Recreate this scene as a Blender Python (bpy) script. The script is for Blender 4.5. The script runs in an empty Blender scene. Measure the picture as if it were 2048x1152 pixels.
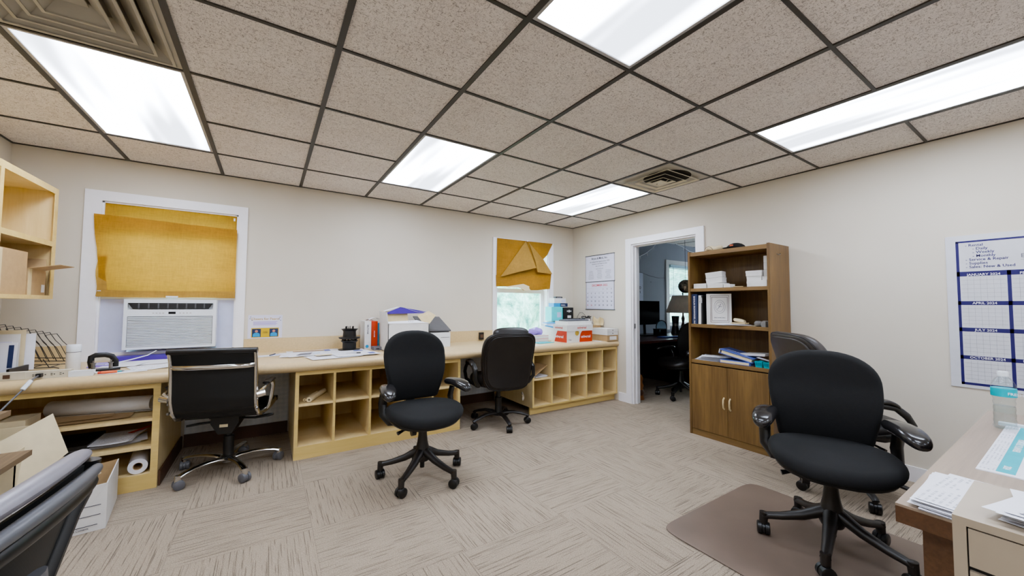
import bpy, bmesh, math, random
from mathutils import Matrix, Vector, Euler
R_ = math.radians
random.seed(7)
C = bpy.context.scene.collection

# ------------------------------------------------------------------ materials
def lin(r, g, b):
    f = lambda c: (c/255/12.92) if c/255 <= .04045 else ((c/255+.055)/1.055)**2.4
    return (f(r), f(g), f(b), 1)

class NT:
    """tiny node helper"""
    def __init__(s, name):
        s.m = bpy.data.materials.new(name); s.m.use_nodes = True
        s.t = s.m.node_tree; s.n = s.t.nodes; s.l = s.t.links
        s.b = s.n['Principled BSDF']; s.out = s.n['Material Output']
    def node(s, typ, **kw):
        n = s.n.new(typ)
        for k, v in kw.items(): setattr(n, k, v)
        return n
    def link(s, a, b): s.l.new(a, b)
    def put(s, sock, v):
        if hasattr(v, 'is_linked') or hasattr(v, 'links'): s.l.new(v, sock)
        else: sock.default_value = v
    def math(s, op, a, b=0.0, c=None, clamp=False):
        n = s.node('ShaderNodeMath', operation=op); n.use_clamp = clamp
        s.put(n.inputs[0], a); s.put(n.inputs[1], b)
        if c is not None: s.put(n.inputs[2], c)
        return n.outputs[0]
    def noise(s, vec, scale, detail=2, rough=.5, dist=0.0):
        n = s.node('ShaderNodeTexNoise'); n.inputs['Scale'].default_value = scale
        n.inputs['Detail'].default_value = detail; n.inputs['Roughness'].default_value = rough
        n.inputs['Distortion'].default_value = dist
        if vec is not None: s.l.new(vec, n.inputs['Vector'])
        return n.outputs['Fac']
    def mapping(s, vec, scale=(1, 1, 1), rot=(0, 0, 0), loc=(0, 0, 0)):
        n = s.node('ShaderNodeMapping'); n.inputs['Scale'].default_value = scale
        n.inputs['Rotation'].default_value = rot; n.inputs['Location'].default_value = loc
        s.l.new(vec, n.inputs['Vector']); return n.outputs[0]
    def objco(s): return s.node('ShaderNodeTexCoord').outputs['Object']
    def pos(s): return s.node('ShaderNodeNewGeometry').outputs['Position']
    def ramp(s, fac, stops):
        n = s.node('ShaderNodeValToRGB'); e = n.color_ramp.elements
        while len(e) < len(stops): e.new(.5)
        for i, (p, c) in enumerate(stops): e[i].position = p; e[i].color = c
        s.l.new(fac, n.inputs[0]); return n.outputs[0]
    def mix(s, fac, a, b):
        n = s.node('ShaderNodeMix', data_type='RGBA')
        s.put(n.inputs[0], fac); s.put(n.inputs[6], a); s.put(n.inputs[7], b)
        return n.outputs[2]
    def sep(s, vec):
        n = s.node('ShaderNodeSeparateXYZ'); s.l.new(vec, n.inputs[0]); return n.outputs
    def comb(s, x, y, z):
        n = s.node('ShaderNodeCombineXYZ'); s.put(n.inputs[0], x); s.put(n.inputs[1], y); s.put(n.inputs[2], z)
        return n.outputs[0]
    def bump(s, h, strength=.2, dist=.002):
        n = s.node('ShaderNodeBump'); n.inputs['Strength'].default_value = strength
        n.inputs['Distance'].default_value = dist
        s.l.new(h, n.inputs['Height']); s.l.new(n.outputs[0], s.b.inputs['Normal'])
    def fin(s, rough=.5, metal=0, spec=None, coat=0):
        s.b.inputs['Roughness'].default_value = rough; s.b.inputs['Metallic'].default_value = metal
        if spec is not None: s.b.inputs['Specular IOR Level'].default_value = spec
        if coat: s.b.inputs['Coat Weight'].default_value = coat; s.b.inputs['Coat Roughness'].default_value = .15
        return s.m

def plain(name, rgb, rough=.5, metal=0, var=.06, scale=18, spec=None, bump=0, coat=0):
    n = NT(name); c = lin(*rgb)
    f = n.noise(n.objco(), scale, 3)
    d = tuple(max(0, x*(1-var)) for x in c[:3])+(1,); u = tuple(min(1, x*(1+var)) for x in c[:3])+(1,)
    n.link(n.ramp(f, [(.3, d), (.7, u)]), n.b.inputs['Base Color'])
    if bump: n.bump(n.noise(n.objco(), scale*8, 3), bump)
    return n.fin(rough, metal, spec, coat)

def wood(name, c1, c2, axis=2, rough=.45, stretch=14, scale=3.0, dark=None, fine=.25):
    n = NT(name); co = n.objco()
    sc = [stretch, stretch, stretch]; sc[axis] = 1.0
    v = n.mapping(co, tuple(x*scale*.35 for x in sc))
    f = n.noise(v, 1.6, 5, .6, .8)
    v2 = n.mapping(co, tuple((x*9 if i != axis else 3)*1.0 for i, x in enumerate(sc)))
    g = n.noise(v2, 1.2, 3, .6)
    base = n.ramp(f, [(.32, lin(*c1)), (.68, lin(*c2))])
    gg = n.math('MULTIPLY', n.math('SUBTRACT', .62, g, clamp=True), fine*4)
    base = n.mix(gg, base, lin(*(dark or tuple(int(x*.6) for x in c1))))
    n.link(base, n.b.inputs['Base Color'])
    return n.fin(rough)

def emis(name, rgb, strength):
    n = NT(name); n.b.inputs['Base Color'].default_value = lin(*rgb)
    n.b.inputs['Emission Color'].default_value = lin(*rgb); n.b.inputs['Emission Strength'].default_value = strength
    return n.fin(.6)

M = {}
G = .6096; GY = .0225; CEIL = 2.37; XR = 4.81; XL = -.61

def m_wall():
    n = NT('wall_paint'); p = n.pos()
    f = n.noise(p, 1.2, 3)
    n.link(n.ramp(f, [(.3, lin(210, 201, 185)), (.7, lin(216, 208, 193))]), n.b.inputs['Base Color'])
    n.bump(n.noise(p, 160, 2), .12, .001)
    return n.fin(.75, spec=.25)
def m_ceiling():
    n = NT('acoustic_tile'); p = n.pos()
    a = n.noise(n.mapping(p, (1, 1, 1), (0, 0, .5)), 4, 2)
    base = n.ramp(a, [(.3, lin(236, 228, 221)), (.7, lin(243, 236, 229))])
    w = n.noise(n.mapping(p, (150, 60, 1)), 1.0, 3, .7, 1.5)
    w2 = n.noise(n.mapping(p, (55, 140, 1), loc=(4, 2, 0)), 1.0, 3, .7, 1.5)
    h1 = n.math('MULTIPLY', n.math('SUBTRACT', .45, w), 10, clamp=True)
    h2 = n.math('MULTIPLY', n.math('SUBTRACT', .45, w2), 10, clamp=True)
    h = n.math('MAXIMUM', h1, h2)
    n.link(n.mix(n.math('MULTIPLY', h, .66), base, lin(120, 104, 88)), n.b.inputs['Base Color'])
    n.bump(n.math('SUBTRACT', 1.0, h), .5, .002)
    return n.fin(.9, spec=.1)
def m_carpet():
    n = NT('carpet_tiles'); p = n.pos(); o = n.sep(p)
    fx = n.math('FLOOR', n.math('DIVIDE', o[0], .61)); fy = n.math('FLOOR', n.math('DIVIDE', n.math('ADD', o[1], .06), .61))
    par = n.math('FLOORED_MODULO', n.math('ADD', fx, fy), 2)      # 0: lines along x, 1: lines along y
    inv = n.math('SUBTRACT', 1.0, par)
    u = n.math('ADD', n.math('MULTIPLY', inv, o[0]), n.math('MULTIPLY', par, o[1]))
    v = n.math('ADD', n.math('MULTIPLY', inv, o[1]), n.math('MULTIPLY', par, o[0]))
    seed = n.math('ADD', n.math('MULTIPLY', fx, 3.7), n.math('MULTIPLY', fy, 9.1))
    s1 = n.noise(n.comb(n.math('MULTIPLY', u, 4), n.math('MULTIPLY', v, 150), seed), 1.0, 3, .62)
    s2 = n.noise(n.comb(n.math('MULTIPLY', u, 4), n.math('MULTIPLY', v, 14), seed), 1.0, 2)
    # tight streaks near regular spacing
    w = n.math('SINE', n.math('MULTIPLY', v, 2*math.pi/.026))
    wl = n.math('MULTIPLY', n.math('SUBTRACT', w, .80), 6, clamp=True)
    br = n.math('MULTIPLY', n.math('SUBTRACT', n.noise(n.comb(n.math('MULTIPLY', u, 4.5), n.math('FLOOR', n.math('DIVIDE', v, .026)), seed), 1.0, 2, .6), .47), 9, clamp=True)
    streak = n.math('MAXIMUM', n.math('MULTIPLY', wl, br), n.math('MULTIPLY', n.math('SUBTRACT', .44, s1), 9, clamp=True))
    streak = n.math('MULTIPLY', streak, n.math('ADD', .45, n.math('MULTIPLY', s2, .7)))
    fl = n.noise(p, 210, 3, .9)
    base = n.ramp(fl, [(.32, lin(108, 95, 81)), (.5, lin(162, 147, 129)), (.68, lin(206, 190, 168))])
    tint = n.ramp(n.noise(p, .55, 2), [(.35, lin(144, 130, 114)), (.65, lin(178, 164, 146))])
    base = n.mix(.35, base, tint)
    ex = n.math('ABSOLUTE', n.math('SUBTRACT', n.math('FRACT', n.math('DIVIDE', o[0], .61)), .5))
    ey = n.math('ABSOLUTE', n.math('SUBTRACT', n.math('FRACT', n.math('DIVIDE', n.math('ADD', o[1], .06), .61)), .5))
    seam = n.math('MULTIPLY', n.math('GREATER_THAN', n.math('MAXIMUM', ex, ey), .4965), .22)
    col = n.mix(n.math('MULTIPLY', streak, .72), base, lin(76, 66, 58))
    col = n.mix(seam, col, lin(90, 82, 76))
    n.link(col, n.b.inputs['Base Color'])
    n.bump(n.math('ADD', fl, n.math('MULTIPLY', streak, -1.2)), .45, .004)
    return n.fin(.95, spec=.08)
def m_kraft(name, c, trans=.5):
    n = NT(name); co = n.pos()
    f = n.noise(n.mapping(co, (90, 90, 14)), 1.0, 4, .7)
    g = n.noise(n.mapping(co, (14, 90, 90), loc=(3, 1, 2)), 1.0, 4, .7)
    k = n.math('MULTIPLY', n.math('ADD', f, g), .5)
    big = n.noise(co, 5, 3)
    k = n.math('ADD', n.math('MULTIPLY', k, .7), n.math('MULTIPLY', big, .3))
    col = n.ramp(k, [(.35, lin(*[int(x*.84) for x in c])), (.65, lin(*c))])
    n.link(col, n.b.inputs['Base Color']); n.b.inputs['Roughness'].default_value = .75
    n.b.inputs['Specular IOR Level'].default_value = .2
    tr = n.node('ShaderNodeBsdfTranslucent'); n.link(col, tr.inputs[0])
    mx = n.node('ShaderNodeMixShader'); mx.inputs[0].default_value = trans
    n.link(n.b.outputs[0], mx.inputs[1]); n.link(tr.outputs[0], mx.inputs[2]); n.link(mx.outputs[0], n.out.inputs[0])
    return n.m
def m_printed(name, paper, ink, axis=1, freq=90, amount=.5, cols=3):
    """paper with rows of small print"""
    n = NT(name); co = n.objco(); o = n.sep(co)
    a = o[axis]; b = o[0] if axis != 0 else o[1]
    row = n.math('GREATER_THAN', n.math('SINE', n.math('MULTIPLY', a, freq*2*math.pi)), .2)
    words = n.math('GREATER_THAN', n.noise(n.comb(n.math('MULTIPLY', b, 90), n.math('FLOOR', n.math('MULTIPLY', a, freq)), 0.0), 1.0, 2, .8), .5)
    blk = n.math('GREATER_THAN', n.noise(co, cols*4, 1), .47)
    f = n.math('MULTIPLY', n.math('MULTIPLY', n.math('MULTIPLY', row, words), blk), amount)
    n.link(n.mix(f, lin(*paper), lin(*ink)), n.b.inputs['Base Color'])
    return n.fin(.6, spec=.3)
def m_diffuser():
    n = NT('light_diffuser'); o = n.sep(n.objco())
    f = n.noise(n.comb(n.math('MULTIPLY', o[0], 3.6), n.math('MULTIPLY', o[1], .3), 0.0), 1.0, 2, .55)
    pr = n.math('SINE', n.math('MULTIPLY', o[0], 620)); pr2 = n.math('SINE', n.math('MULTIPLY', o[1], 620))
    q = n.math('MULTIPLY', n.math('MULTIPLY', pr, pr2), .04)
    mr = n.node('ShaderNodeMapRange', interpolation_type='SMOOTHSTEP'); n.link(f, mr.inputs[0])
    mr.inputs[1].default_value = .40; mr.inputs[2].default_value = .66; mr.inputs[3].default_value = 1.0; mr.inputs[4].default_value = PANEL
    st = n.math('MULTIPLY', mr.outputs[0], n.math('ADD', 1.0, q))
    n.b.inputs['Base Color'].default_value = lin(200, 210, 220)
    n.b.inputs['Emission Color'].default_value = lin(222, 232, 250)
    n.link(st, n.b.inputs['Emission Strength'])
    return n.fin(.4)
def m_glass(name, rgb=(235, 245, 245), rough=0.0):
    n = NT(name); n.n.remove(n.b)
    tr = n.node('ShaderNodeBsdfTransparent'); tr.inputs[0].default_value = lin(*rgb)
    gl = n.node('ShaderNodeBsdfGlossy'); gl.inputs['Roughness'].default_value = .03+rough
    fr = n.node('ShaderNodeLayerWeight'); fr.inputs[0].default_value = .5
    mx = n.node('ShaderNodeMixShader')
    n.link(n.math('ADD', n.math('MULTIPLY', n.math('POWER', fr.outputs['Facing'], 3.5), .45), .03), mx.inputs[0]); n.link(tr.outputs[0], mx.inputs[1]); n.link(gl.outputs[0], mx.inputs[2])
    n.link(mx.outputs[0], n.out.inputs[0]); return n.m
def m_foliage():
    n = NT('foliage'); p = n.pos()
    f = n.noise(p, 1.1, 6, .8)
    n.link(n.ramp(f, [(.36, lin(76, 112, 100)), (.5, lin(140, 176, 156)), (.66, lin(212, 230, 214))]), n.b.inputs['Base Color'])  # outdoor haze is painted in as pale leaf tones
    return n.fin(.9, spec=.1)
def m_wallpaper():
    n = NT('patterned_wallpaper'); p = n.pos(); o = n.sep(p)
    a = n.math('SINE', n.math('MULTIPLY', n.math('ADD', o[0], o[2]), 75)); b = n.math('SINE', n.math('MULTIPLY', n.math('SUBTRACT', o[0], o[2]), 75))
    f = n.math('ADD', n.math('MULTIPLY', n.math('MULTIPLY', a, b), .3), n.noise(p, 60, 3))
    n.link(n.ramp(f, [(.2, lin(204, 210, 214)), (.9, lin(222, 225, 226))]), n.b.inputs['Base Color'])
    return n.fin(.7)
def m_mesh_fabric():
    n = NT('black_mesh_fabric'); o = n.sep(n.objco())
    a = n.math('SINE', n.math('MULTIPLY', o[0], 900)); b = n.math('SINE', n.math('MULTIPLY', o[2], 900))
    f = n.math('MULTIPLY', a, b)
    n.link(n.ramp(f, [(.2, lin(7, 7, 7)), (.8, lin(22, 22, 21))]), n.b.inputs['Base Color'])
    return n.fin(.6)
def m_leather():
    n = NT('black_leather'); co = n.objco()
    n.link(n.ramp(n.noise(co, 6, 3), [(.3, lin(17, 13, 11)), (.7, lin(27, 22, 19))]), n.b.inputs['Base Color'])
    v = n.node('ShaderNodeTexVoronoi'); v.inputs['Scale'].default_value = 240; n.link(co, v.inputs['Vector'])
    n.bump(v.outputs['Distance'], .18, .001)
    return n.fin(.42)

PANEL = 14.0; SKY = 4.0; EXPO = 1.2; GAM = 1.24
M['wall'] = m_wall(); M['ceiling'] = m_ceiling(); M['carpet'] = m_carpet(); M['diff'] = m_diffuser()
M['tbar'] = plain('dark_metal_grid', (64, 60, 54), .45, .3)
M['lightframe'] = plain('fixture_frame', (186, 184, 182), .4, .2)
M['white_trim'] = plain('white_trim_paint', (238, 236, 238), .4, var=.015)
M['vent_light'] = plain('cream_vent_louvre', (224, 214, 190), .4)
M['leather_grey'] = plain('sheen_grey_leather', (62, 56, 52), .4)  # black leather lightened, its reflected sheen painted into the colour
M['vent'] = plain('vent_enamel', (176, 168, 150), .45, var=.1, scale=7)
M['duct_grey'] = plain('shaded_duct', (112, 104, 90), .7)  # vent colour darkened to paint the shade behind the louvres
M['vent_dark'] = plain('duct_interior', (32, 26, 18), .9)
M['birch'] = wood('birch_ply', (222, 196, 142), (234, 210, 160), 2, .45, 10, 2.2, (200, 166, 108), .12)
M['birch_edge'] = wood('birch_edge_band', (216, 186, 116), (230, 202, 136), 0, .4, 10, 2.0, (192, 154, 86), .12)
M['oak'] = wood('walnut_laminate', (108, 78, 42), (140, 106, 60), 2, .42, 9, 1.6, (76, 52, 26), .35)
M['oak_h'] = wood('walnut_laminate_horizontal', (116, 86, 48), (146, 112, 66), 1, .42, 9, 1.6, (82, 58, 30), .35)
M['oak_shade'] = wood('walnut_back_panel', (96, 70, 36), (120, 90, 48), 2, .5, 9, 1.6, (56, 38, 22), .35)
M['laminate'] = plain('beige_laminate', (208, 183, 140), .35, var=.05, scale=60)
M['brown_base'] = plain('brown_rubber_base', (84, 56, 38), .5)
M['paper'] = plain('white_paper', (226, 226, 232), .6, var=.02)
M['paper2'] = plain('pale_lilac_paper', (214, 212, 228), .6, var=.02)
M['print'] = m_printed('printed_paper', (226, 226, 232), (110, 115, 130))
M['print_dense'] = m_printed('printed_form', (222, 222, 230), (90, 95, 115), 1, 130, .55, 6)
M['kraft'] = m_kraft('kraft_paper_shade', (200, 146, 66), .32)
M['kraft_dbl'] = m_kraft('kraft_paper_fold', (200, 156, 84), .2)
M['cardboard'] = plain('cardboard', (182, 150, 108), .75, var=.06, scale=30)
M['cardboard_lt'] = plain('pale_cardboard', (214, 194, 150), .75, var=.05, scale=30)
M['manila'] = plain('manila_card', (222, 206, 170), .65, var=.04)
M['boxwhite'] = plain('white_card', (222, 220, 216), .6, var=.03)
M['white_plastic'] = plain('white_plastic', (224, 228, 232), .35, var=.02)
M['panel_blue'] = plain('pale_accordion_panel', (196, 200, 224), .4, var=.03)
M['beige_plastic'] = plain('beige_plastic', (206, 198, 178), .4)
M['black_plastic'] = plain('black_plastic', (18, 17, 16), .38)
M['grey_plastic'] = plain('grey_plastic', (92, 92, 96), .4)
M['rim_grey'] = plain('lilac_grey_plastic', (128, 124, 130), .4)
M['black_fabric'] = plain('black_fabric', (12, 12, 12), .9, var=.12, scale=60, bump=.3)
M['brown_black'] = plain('worn_black_plastic', (30, 25, 21), .42)
M['leather'] = m_leather(); M['mesh'] = m_mesh_fabric()
M['armpad'] = plain('glossy_black_pad', (34, 32, 32), .22, coat=.4)
M['chrome'] = plain('chrome', (214, 212, 208), .12, 1.0, var=.03)
M['steel'] = plain('brushed_steel', (150, 148, 146), .3, 1.0)
M['wire'] = plain('dark_wire', (44, 36, 30), .4, .4)
M['black'] = plain('matt_black', (16, 15, 15), .6)
M['screen'] = plain('dark_screen', (8, 8, 10), .55, spec=.2)
M['red'] = plain('red_orange_card', (206, 62, 36), .5)
M['orange'] = plain('orange_plastic', (226, 104, 60), .45)
M['purple'] = plain('purple_folder', (82, 48, 168), .4)
M['lilac'] = plain('lilac_folder', (150, 124, 206), .45)
M['navy'] = plain('navy_cover', (30, 44, 88), .45)
M['blue'] = plain('blue_cover', (92, 104, 180), .45)
M['skyblue'] = plain('sky_blue_card', (60, 150, 205), .45)
M['teal'] = plain('teal_plastic', (30, 176, 190), .4)
M['aqua'] = plain('aqua_card', (92, 216, 214), .5)
M['yellow'] = plain('mustard_card', (206, 170, 48), .5)
M['gold'] = plain('gold_sticker', (190, 156, 70), .4)
M['mat'] = plain('chair_mat_vinyl', (118, 101, 88), .36, var=.08, scale=5)
M['desk_top'] = wood('grey_oak_laminate', (150, 132, 114), (166, 148, 128), 0, .35, 10, 2, (128, 108, 90), .2)
M['desk_side'] = wood('dark_walnut_edge', (88, 56, 34), (112, 76, 48), 0, .4, 10, 2, (56, 34, 20), .3)
M['filemetal'] = plain('putty_enamel', (172, 158, 138), .4, var=.03)
M['glass'] = m_glass('window_glass'); M['clear'] = m_glass('clear_plastic', (246, 249, 249), .05)
M['foliage'] = m_foliage(); M['bark'] = plain('bark', (120, 110, 100), .9)
M['grass'] = plain('outdoor_ground', (150, 165, 130), .9, var=.2, scale=1)
M['wallpaper'] = m_wallpaper()
M['office_wall'] = plain('office_wall_paint', (158, 162, 176), .8, var=.03, scale=2)
M['cherry'] = wood('dark_cherry', (58, 28, 20), (78, 38, 26), 0, .3, 10, 2, (36, 16, 12), .25)
M['standwood'] = wood('grey_brown_board', (122, 100, 76), (150, 126, 98), 1, .5, 9, 2, (88, 70, 52), .4)
M['shade_cloth'] = plain('lampshade_cloth', (222, 206, 190), .8)
M['calblue'] = plain('deep_blue_ink', (30, 14, 98), .45)
M['ink'] = plain('dark_ink', (40, 40, 60), .6); M['ink_grey'] = plain('grey_ink', (120, 120, 130), .6)
M['ink_red'] = plain('red_ink', (206, 60, 70), .6); M['ink_white'] = plain('white_ink', (236, 236, 240), .6)
M['laminated'] = plain('laminated_paper', (208, 208, 212), .18, var=.02)
M['skin'] = plain('printed_skin_tone', (196, 130, 110), .6)
M['blinds'] = plain('blind_slats', (190, 215, 235), .5)
M['greycloth'] = plain('grey_tape_rolls', (128, 124, 120), .7)

# ------------------------------------------------------------------ mesh helpers
class MB:
    def __init__(s): s.v = []; s.f = []
    def add(s, vs, fs, Mx=None):
        b = len(s.v)
        s.v += [tuple(Mx @ Vector(v)) if Mx is not None else tuple(v) for v in vs]
        s.f += [tuple(b+i for i in f) for f in fs]; return s
    def box(s, x0, y0, z0, x1, y1, z1, Mx=None):
        v = [(x0, y0, z0), (x1, y0, z0), (x1, y1, z0), (x0, y1, z0), (x0, y0, z1), (x1, y0, z1), (x1, y1, z1), (x0, y1, z1)]
        return s.add(v, [(0, 3, 2, 1), (4, 5, 6, 7), (0, 1, 5, 4), (1, 2, 6, 5), (2, 3, 7, 6), (3, 0, 4, 7)], Mx)
    def cbox(s, c, d, rot=(0, 0, 0)):
        Mx = Matrix.Translation(c) @ Euler(rot).to_matrix().to_4x4()
        return s.box(-d[0]/2, -d[1]/2, -d[2]/2, d[0]/2, d[1]/2, d[2]/2, Mx)
    def tube(s, pts, r, seg=8, closed=False, flat=None, cap=True):
        pts = [Vector(p) for p in pts]; n = len(pts)
        rad = r if isinstance(r, (list, tuple)) else [r]*n
        rings = []; up = None
        for i, p in enumerate(pts):
            a = pts[i-1] if (i > 0 or closed) else p
            b = pts[(i+1) % n] if (i < n-1 or closed) else p
            d = (b-a).normalized()
            if up is None:
                up = Vector((0, 0, 1)) if abs(d.z) < .9 else Vector((0, 1, 0))
            side = d.cross(up).normalized(); u2 = side.cross(d).normalized(); up = u2
            fx, fy = (flat if flat else (1, 1))
            rings.append([tuple(p+side*math.cos(2*math.pi*k/seg)*rad[i]*fx+u2*math.sin(2*math.pi*k/seg)*rad[i]*fy) for k in range(seg)])
        vs = [v for r_ in rings for v in r_]; fs = []
        m = n if closed else n-1
        for i in range(m):
            for k in range(seg):
                a = i*seg+k; b = i*seg+(k+1) % seg; c = ((i+1) % n)*seg+(k+1) % seg; d = ((i+1) % n)*seg+k
                fs.append((a, b, c, d))
        if not closed and cap:
            fs.append(tuple(range(seg))[::-1]); fs.append(tuple((n-1)*seg+k for k in range(seg)))
        return s.add(vs, fs)
    def cyl(s, p0, p1, r0, r1=None, seg=16): return s.tube([p0, p1], [r0, r1 if r1 is not None else r0], seg)
    def lathe(s, prof, o=(0, 0, 0), seg=24, Mx=None):
        vs = []; fs = []; n = len(prof)
        for r, z in prof:
            for k in range(seg):
                a = 2*math.pi*k/seg; vs.append((o[0]+r*math.cos(a), o[1]+r*math.sin(a), o[2]+z))
        for i in range(n-1):
            for k in range(seg):
                fs.append((i*seg+k, i*seg+(k+1) % seg, (i+1)*seg+(k+1) % seg, (i+1)*seg+k))
        if prof[0][0] > 1e-4: fs.append(tuple(range(seg))[::-1])
        if prof[-1][0] > 1e-4: fs.append(tuple((n-1)*seg+k for k in range(seg)))
        return s.add(vs, fs, Mx)
    def prism(s, poly, z0, z1, Mx=None):
        n = len(poly)
        vs = [(x, y, z0) for x, y in poly]+[(x, y, z1) for x, y in poly]
        fs = [tuple(range(n))[::-1], tuple(range(n, 2*n))]+[(i, (i+1) % n, n+(i+1) % n, n+i) for i in range(n)]
        return s.add(vs, fs, Mx)
    def poly3(s, pts, th=0.0008, nrm=(0, -1, 0)):
        n = len(pts); o = Vector(nrm)*th
        vs = [tuple(p) for p in pts]+[tuple(Vector(p)+o) for p in pts]
        fs = [tuple(range(n)), tuple(range(n, 2*n))[::-1]]+[(i, n+i, n+(i+1) % n, (i+1) % n) for i in range(n)]
        return s.add(vs, fs)
    def grid(s, fn, nu, nv, th=None):
        vs = [tuple(fn(i/nu, j/nv)) for j in range(nv+1) for i in range(nu+1)]
        fs = [(j*(nu+1)+i, j*(nu+1)+i+1, (j+1)*(nu+1)+i+1, (j+1)*(nu+1)+i) for j in range(nv) for i in range(nu)]
        if th:
            n = len(vs); vs = vs+[(x+th[0], y+th[1], z+th[2]) for x, y, z in vs]
            f2 = [tuple(n+k for k in f)[::-1] for f in fs]
            rim = [i for i in range(nu)]
            edge = []
            for i in range(nu): edge += [(i, i+1), (nv*(nu+1)+i+1, nv*(nu+1)+i)]
            for j in range(nv): edge += [((j+1)*(nu+1), j*(nu+1)), (j*(nu+1)+nu, (j+1)*(nu+1)+nu)]
            fs = fs+f2+[(b, a, n+a, n+b) for a, b in edge]
        return s.add(vs, fs)
    def cushion(s, outline, t, r, mapf, dome=.0, k=5):
        n = len(outline); cx = sum(p[0] for p in outline)/n; cy = sum(p[1] for p in outline)/n
        rings = []
        hw = max(abs(p[0]-cx) for p in outline); hh = max(abs(p[1]-cy) for p in outline)
        for q in range(2*k+1):
            ph = -math.pi/2+math.pi*q/(2*k); w = math.sin(ph)*t/2; ins = r*(1-math.cos(ph))
            rings.append(([(cx+(p[0]-cx)*(1-ins/hw), cy+(p[1]-cy)*(1-ins/hh)) for p in outline], w))
        def inner(base, w, sg):
            out = []
            for f in (.8, .55, .28):
                out.append(([(cx+(p[0]-cx)*f, cy+(p[1]-cy)*f) for p in base], w+sg*dome*(1-f*f)))
            return out
        bot = inner(rings[0][0], rings[0][1], -.3)[::-1]; top = inner(rings[-1][0], rings[-1][1], 1)
        allr = bot+rings+top
        vs = [mapf(p[0], p[1], w) for ring, w in allr for p in ring]
        fs = []
        for i in range(len(allr)-1):
            for j in range(n):
                fs.append((i*n+j, i*n+(j+1) % n, (i+1)*n+(j+1) % n, (i+1)*n+j))
        L = len(vs); vs.append(mapf(cx, cy, allr[0][1]-.3*dome*0)); vs.append(mapf(cx, cy, allr[-1][1]+dome*.05))
        for j in range(n):
            fs.append(((j+1) % n, j, L)); b = (len(allr)-1)*n; fs.append((b+j, b+(j+1) % n, L+1))
        return s.add(vs, fs)
    def build(s, name, mat, parent=None, bevel=0, smooth=True, loc=None, rot=None, seg=2):
        me = bpy.data.meshes.new(name)
        bm = bmesh.new(); vv = [bm.verts.new(v) for v in s.v]
        for f in s.f:
            try: bm.faces.new([vv[i] for i in f])
            except ValueError: pass
        if bevel:
            es = [e for e in bm.edges if len(e.link_faces) == 2 and e.calc_face_angle(0) > .5]
            try: bmesh.ops.bevel(bm, geom=es, offset=bevel, segments=seg, profile=.5, affect='EDGES', clamp_overlap=True)
            except Exception: pass
        bmesh.ops.recalc_face_normals(bm, faces=bm.faces)
        bm.to_mesh(me); bm.free()
        if smooth:
            for p in me.polygons: p.use_smooth = True
            me.set_sharp_from_angle(angle=R_(38))
        me.materials.append(M[mat] if isinstance(mat, str) else mat)
        o = bpy.data.objects.new(name, me); C.objects.link(o)
        if parent: o.parent = parent
        if loc is not None: o.location = loc
        if rot is not None: o.rotation_euler = rot
        return o

def tag(o, label, cat, group=None, kind=None):
    o['label'] = label; o['category'] = cat
    if group: o['group'] = group
    if kind: o['kind'] = kind
    return o
def thing(name, label, cat, loc=(0, 0, 0), rz=0, group=None, rot=None):
    o = bpy.data.objects.new(name, None); C.objects.link(o); o.empty_display_size = .1
    o.location = loc; o.rotation_euler = rot if rot else (0, 0, rz)
    return tag(o, label, cat, group)
def struct(o): o['kind'] = 'structure'; return o
def copy_tree(o, parent=None):
    c = o.copy(); C.objects.link(c); c.parent = parent
    for ch in [x for x in bpy.data.objects if x.parent == o and x != c]: copy_tree(ch, c)
    return c
def text(s, size, mat, parent, loc, rot, name='lettering', align='LEFT', sx=1.0, ext=.0004):
    cu = bpy.data.curves.new('t', 'FONT'); cu.body = s; cu.size = size; cu.align_x = align; cu.extrude = ext; cu.resolution_u = 2
    cu.offset = size*.012
    t = bpy.data.objects.new('t', cu); C.objects.link(t)
    me = bpy.data.meshes.new_from_object(t.evaluated_get(bpy.context.evaluated_depsgraph_get()))
    bpy.data.objects.remove(t); bpy.data.curves.remove(cu)
    me.name = name; me.materials.clear(); me.materials.append(M[mat])
    o = bpy.data.objects.new(name, me); C.objects.link(o); o.parent = parent; o.location = loc; o.rotation_euler = rot; o.scale = (sx, 1, 1)
    return o
ROT_BACK = (R_(90), 0, 0)            # reads on a wall facing -y
ROT_RIGHT = (R_(90), 0, R_(-90))     # reads on a wall facing -x

# ------------------------------------------------------------------ room shell
def wall_with_holes(x0, x1, z0, z1, y0, y1, holes, axis='x'):
    """boxes around rectangular holes (a0,a1,z0,z1) sorted along the wall"""
    mb = MB()
    def bx(a0, a1, c0, c1):
        if a1-a0 < 1e-4 or c1-c0 < 1e-4: return
        if axis == 'x': mb.box(a0, y0, c0, a1, y1, c1)
        else: mb.box(y0, a0, c0, y1, a1, c1)
    p = x0
    for a0, a1, c0, c1 in sorted(holes):
        bx(p, a0, z0, z1); bx(a0, a1, z0, c0); bx(a0, a1, c1, z1); p = a1
    bx(p, x1, z0, z1)
    return mb
YB = -6.4                                            # rear wall
struct(MB().box(XL-.1, YB-.1, -.1, 9.4, .15, 0).build('floor', 'carpet', smooth=False))
W1 = (-.135, .735, .80, 2.02); W2 = (3.48, 4.33, .80, 2.02); W3 = (7.16, 8.05, .84, 1.98)
struct(wall_with_holes(XL-.1, 4.87, 0, 2.6, 0, .15, [W1, W2]).build('wall_back', 'wall', smooth=False))
struct(wall_with_holes(4.87, 9.4, 0, 2.6, 0, .15, [W3]).build('wall_office_back', 'office_wall', smooth=False))
struct(MB().box(XL-.1, YB, 0, XL, 0, 2.6).build('wall_left', 'wall', smooth=False))
DOOR = (-1.95, -1.09, 0, 1.985)
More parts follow.
